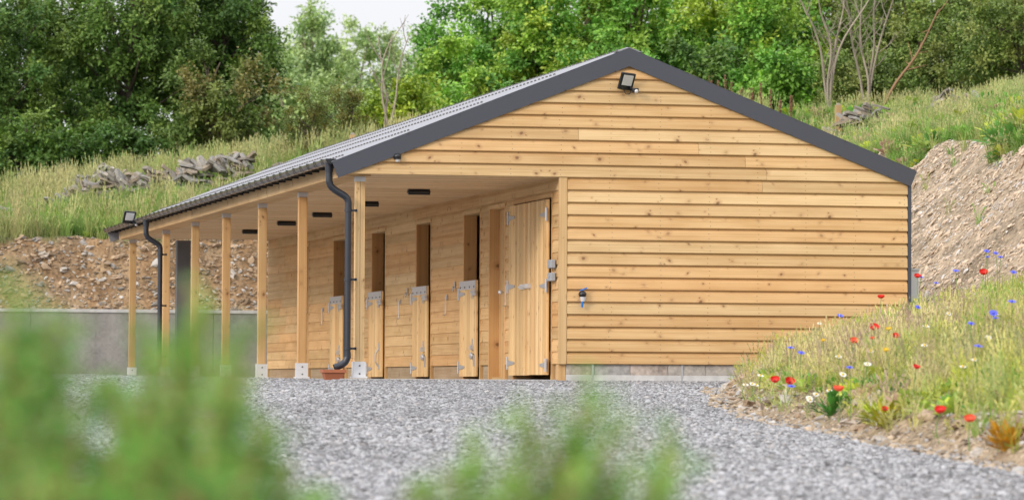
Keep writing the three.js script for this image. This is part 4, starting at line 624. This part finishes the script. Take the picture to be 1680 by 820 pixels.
const flower = (kind, [x, y, z], label, group, seed) => {
  const r = rng(seed), b = bankY(x, z) - 0.02, h = Math.max(0.1, y - b), o = thing(kind[0], label, 'flower', [x, b, z], group);
  part('stem', limb([V(0, 0, 0), V(rr(r, -0.03, 0.03), h * 0.5, rr(r, -0.03, 0.03)), V(0, h, 0)], 0.005, 0.003, 5), PM.stem, o);
  const p = part(kind[1], kind[2], kind[3], o); p.position.y = h - 0.01; p.rotation.set(rr(r, 0.2, 0.7), rr(r, 0, 6), rr(r, -0.2, 0.2)); p.scale.setScalar(rr(r, 0.85, 1.15) * (kind[5] ?? 1));
  const c = part('flower_centre', new THREE.SphereGeometry(0.01, 8, 6).translate(0, 0.008, 0), kind[4], o); c.position.copy(p.position); c.rotation.copy(p.rotation);
};
const CL = ['blue cornflower against the scree, right of the poppy by the cabinet', 'blue cornflower against the scree, midway between the cabinet and the high cluster', 'blue cornflower touching the poppy beside the grey cabinet', 'blue cornflower at the foot of the grey cabinet', ...[0, 1, 2, 3].map(() => 'blue cornflower in the cluster highest on the bank'), 'blue cornflower near the right edge, just below the high cluster', 'blue cornflower near the right edge, above a touching pair', 'upper of two touching blue cornflowers beside a white daisy', 'lower of two touching blue cornflowers beside a white daisy', 'blue cornflower left of the two touching ones', 'lowest blue cornflower on the right half of the bank', 'left of two blue cornflowers before the lowest gable boards', 'right of two blue cornflowers before the lowest gable boards', 'blue cornflower in mid bank, above the white flowers', 'blue cornflower just under the close pair of poppies', 'pale blue cornflower alone before the gable, below the lone poppy'];
const POPPY = [[2.6, 0.87, 3.79], [0.08, 0.43, 11.72], [2.97, 1.09, 3.87], [3.7, 1.13, 3.87], [-0.55, 0.3, 13.22], [-0.94, -0.02, 12.26], [-1.11, -0.03, 13.29], [-1.5, -0.09, 15.97], [-0.43, 0.34, 13.96], [-1.64, 0.07, 18.3], [-1.94, -0.22, 19.76], [-2.04, -0.27, 20.66], [-1.7, -0.22, 17.77], [-0.53, 0.32, 13.69]];
const PL = ['red poppy standing alone in front of the gable boards', 'deep red poppy below the lone poppy on the gable boards', 'red poppy beside the pale grey cabinet', 'red poppy high on the bank under the group of cornflowers', 'orange-red poppy in front of the lowest gable boards', 'red poppy above the gravel edge, left of a close pair', 'red poppy above the gravel edge, right of a close pair', 'red poppy just right of the white clover heads', 'small red poppy beside the yellow flowers', 'small red poppy in the middle of the bank', 'large red poppy low on the bank, left of two', 'large red poppy low on the bank, right of two', 'small crimson poppy at the foot of the bank', 'pale orange poppy right below the deep red poppy'];
POPPY.forEach((p, i) => flower(['poppy', 'petals', FG.poppy[i % 2], [4, 7, 11, 13].includes(i) ? PM.orange : PM.red, PM.dark, [8, 9, 12, 13].includes(i) ? 0.6 : 1], p, PL[i], 'poppies on the bank', 500 + i));
[[3.18, 1.03, 3.86], [3.38, 1.16, 3.91], [3.01, 1.09, 3.88], [0.81, 0.64, 10.66], [3.71, 1.37, 3.94], [3.82, 1.35, 3.91], [3.72, 1.31, 3.94], [3.87, 1.31, 3.92], [3.4, 1.1, 5.7], [0.47, 0.62, 14.17], [-0.01, 0.51, 15.13], [-0.22, 0.46, 15.8], [-0.37, 0.42, 15.67], [-1.24, 0.22, 18.44], [-0.8, 0.26, 12.24], [-1.02, 0.21, 13.32], [-1.52, 0.08, 16.33], [-1.15, -0.06, 13.49], [1.81, 0.66, 4.94]].forEach((p, i) => flower(['cornflower', 'petals', FG.corn, PM.blue, PM.blue], p, CL[i], 'cornflowers on the bank', 540 + i));
[[0.78, 0.55, 12.95], [1.03, 0.58, 10.86], [1.66, 0.67, 8.95], [0.45, 0.45, 12.01], [-0.34, 0.31, 15.98], [-0.51, 0.26, 14.97], [-0.72, 0.18, 13.38], [-1.45, -0.09, 15.57], [-1.38, -0.12, 14.97], [-1.33, -0.15, 14.62], [-0.79, 0.03, 11.27], [-0.67, -0.04, 10.57], [-0.72, -0.05, 10.87], [0.09, 0.03, 7.41], [-0.57, -0.05, 9.98], [1.97, 0.6, 3.64], [-0.62, 0.22, 13.92], [-1.38, 0.03, 15.69], [-1.1, 0.11, 15.4], [-1.12, 0.13, 18], [-1.31, 0.08, 18.32], [-1.34, -0.21, 14.67]].forEach((p, i) => flower(['white_daisy', 'petals', FG.daisy, PM.white, PM.yellow], p, i >= 10 && i <= 14 ? 'white daisy at the thin tip of the bank beside the block plinth' : [7, 8, 9, 21].includes(i) ? 'white daisy just above the dark green leafy weed' : 'small white daisy scattered in the grass higher up the bank', 'white daisies on the bank', 580 + i));
[[-0.08, 0.41, 12.66], [-1.04, 0.21, 15.67], [-0.27, 0.33, 11.39]].forEach((p, i) => flower(['buttercup', 'petals', FG.butter, PM.yellow, PM.yellow], p, ['yellow buttercup directly above the small red poppy', 'lowest yellow buttercup, in mid bank', 'yellow buttercup nearest the gable boards'][i], 'buttercups on the bank', 620 + i));
// broad-leaved weeds along the foot of the bank
{ const r = rng(71), cols = [[0.1, 0.3, 0.05], [0.4, 0.48, 0.03], [0.45, 0.42, 0.03], [0.13, 0.33, 0.05], [0.55, 0.3, 0.02]];
  const lab = ['dark green leafy weed below the white clover heads', 'yellow-green leafy weed low on the bank right of the clover', 'yellow leafy weed at the gravel edge', 'green leafy weed at the right edge high on the bank', 'orange-leaved weed at the gravel edge on the right'];
  [[-1.45, 15.62, 0], [-1.56, 17.13, 1], [-1.69, 17.71, 2], [1.34, 10.82, 3], [-2.16, 21.7, 4]].forEach(([x, z, k]) => { const b = bankY(x, z), o = thing('leafy_weed', lab[k], 'weed', [x, b, z], 'leafy weeds on the bank'), L = []; for (let i = 0; i < 70; i++) { const a = r() * 6.28, e = rr(r, 0.2, 1.2), d = V(Math.cos(a) * Math.cos(e), Math.sin(e), Math.sin(a) * Math.cos(e)), c = cols[k], v = rr(r, 0.7, 1.3); L.push([d.clone().multiplyScalar(rr(r, 0.0, 0.16)), d, V(-d.x * 0.4, 1, -d.z * 0.4).normalize(), rr(r, 0.07, 0.13), rr(r, 0.03, 0.06), new THREE.Color(c[0] * v, c[1] * v, c[2] * v)]); } part('leaves', leavesGeo(L), crownMat, o); part('stem', limb([V(0, -0.02, 0), V(0.01, 0.06, 0), V(0, 0.14, 0)], 0.008, 0.004, 5), PM.stem, o); });
}
// ---------- feathery shrubs close to the camera ----------
{
  const stemM = std({ color: lin(0.32, 0.17, 0.09), roughness: 0.85 }), r = rng(88);
  const spray = (parent, root, tip, side) => {
    const br = grp('branch', parent), hueB = Math.floor(r() * 3), L = [], st = [], c1 = V(lerp(root.x, tip.x, 0.25), lerp(root.y, tip.y, 0.62), lerp(root.z, tip.z, 0.25));
    const curve = new THREE.QuadraticBezierCurve3(root, c1, tip), len = curve.getLength();
    st.push(limb([0, 0.25, 0.5, 0.7, 0.85, 1].map((t) => curve.getPoint(t)), 0.009, 0.0025, 6));
    const tuft = (p, d, l, w) => { for (let q = 0; q < l / 0.0031; q++) { const t = r(), o = p.clone().addScaledVector(d, l * t), ld = rdir(r).addScaledVector(d, 0.7).normalize(), v = rr(r, 0.7, 1.3), k = r(); const c = k < 0.035 ? [0.5, 0.25, 0.12] : k < 0.13 ? [0.46, 0.58, 0.13] : [[0.24, 0.52, 0.095], [0.15, 0.4, 0.075], [0.3, 0.54, 0.11]][hueB]; L.push([o, ld, rdir(r), w * rr(r, 0.6, 1.2) * (1.1 - 0.6 * t), 0.007, new THREE.Color(c[0] * v, c[1] * v, c[2] * v)]); } };
    for (let i = 0; i < 22; i++) {
      const t = 0.5 + 0.5 * (i + r()) / 22, p = curve.getPoint(t), tan = curve.getTangent(t), d = rdir(r).addScaledVector(tan, 0.9); d.y += 0.15; d.normalize();
      const l = rr(r, 0.06, 0.15) * (1.25 - 0.75 * (t - 0.5) * 2) * side; st.push(limb([p, p.clone().addScaledVector(d, l)], 0.002, 0.001, 4)); tuft(p, d, l, 0.026);
    }
    for (let i = 0; i < 6; i++) { const t = 0.55 + 0.43 * i / 6; tuft(curve.getPoint(t), curve.getTangent(t), len * 0.08, 0.026); }
    part('stem', mergeGeometries(st), stemM, br); part('leaflets', leavesGeo(L), crownMat, br);
  };
  const shrub = (label, root, tips, side) => { const o = thing('feathery_shrub', label, 'shrub', root, 'shrubs close in front'); for (const t of tips) spray(o, V(rr(r, -0.06, 0.06), 0, rr(r, -0.06, 0.06)), V(t[0] - root[0], t[1] - root[1], t[2] - root[2]), side); };
  shrub('blurred green shrub sprig at the left edge, over the retaining wall', [-9.909, -0.948, 40.902], [[-9.878, 0.04, 40.913], [-9.832, 0.004, 40.922], [-9.865, -0.053, 40.993], [-9.891, -0.021, 40.988], [-9.922, -0.079, 41.06], [-9.851, -0.006, 40.918]], 0.9);
  shrub('large blurred feathery green shrub in the lower left', [-9.758, -0.952, 41.094], [[-9.731, -0.018, 40.863], [-9.686, 0.016, 41.033], [-9.641, -0.006, 41.042], [-9.728, -0.037, 41.103], [-9.772, -0.072, 40.932], [-9.688, -0.059, 41.19], [-9.633, -0.103, 41.121], [-9.601, -0.155, 41.126], [-9.836, -0.11, 41.157], [-9.765, -0.103, 41.252], [-9.711, -0.127, 41.263], [-9.872, -0.142, 41.148], [-9.804, -0.151, 41.322], [-9.89, -0.105, 41.065], [-9.685, -0.162, 41.347], [-9.591, -0.191, 41.207], [-9.684, -0.079, 40.871], [-9.808, -0.175, 41.081], [-9.817, -0.059, 40.843], [-9.743, -0.059, 41.019], [-9.688, -0.025, 40.952], [-9.627, -0.137, 41.041], [-9.745, -0.163, 41.334], [-9.87, -0.163, 41.307], [-9.913, -0.167, 41.378], [-9.642, -0.098, 40.959], [-9.752, -0.126, 40.935], [-9.619, -0.187, 41.121], [-9.789, -0.14, 40.847]], 0.85);
  shrub('smaller blurred feathery shrub at the lower middle', [-9.267, -0.949, 40.959], [[-9.254, -0.075, 40.963], [-9.306, -0.101, 40.951], [-9.372, -0.128, 40.936], [-9.439, -0.177, 41], [-9.238, -0.123, 41.045], [-9.192, -0.163, 41.053], [-9.301, -0.161, 41.11], [-9.358, -0.175, 41.097], [-9.116, -0.112, 40.832], [-9.286, -0.138, 40.954], [-9.206, -0.171, 40.97], [-9.247, -0.111, 40.964], [-9.392, -0.165, 40.931]], 0.8);
}
renderer.render(scene, camera);
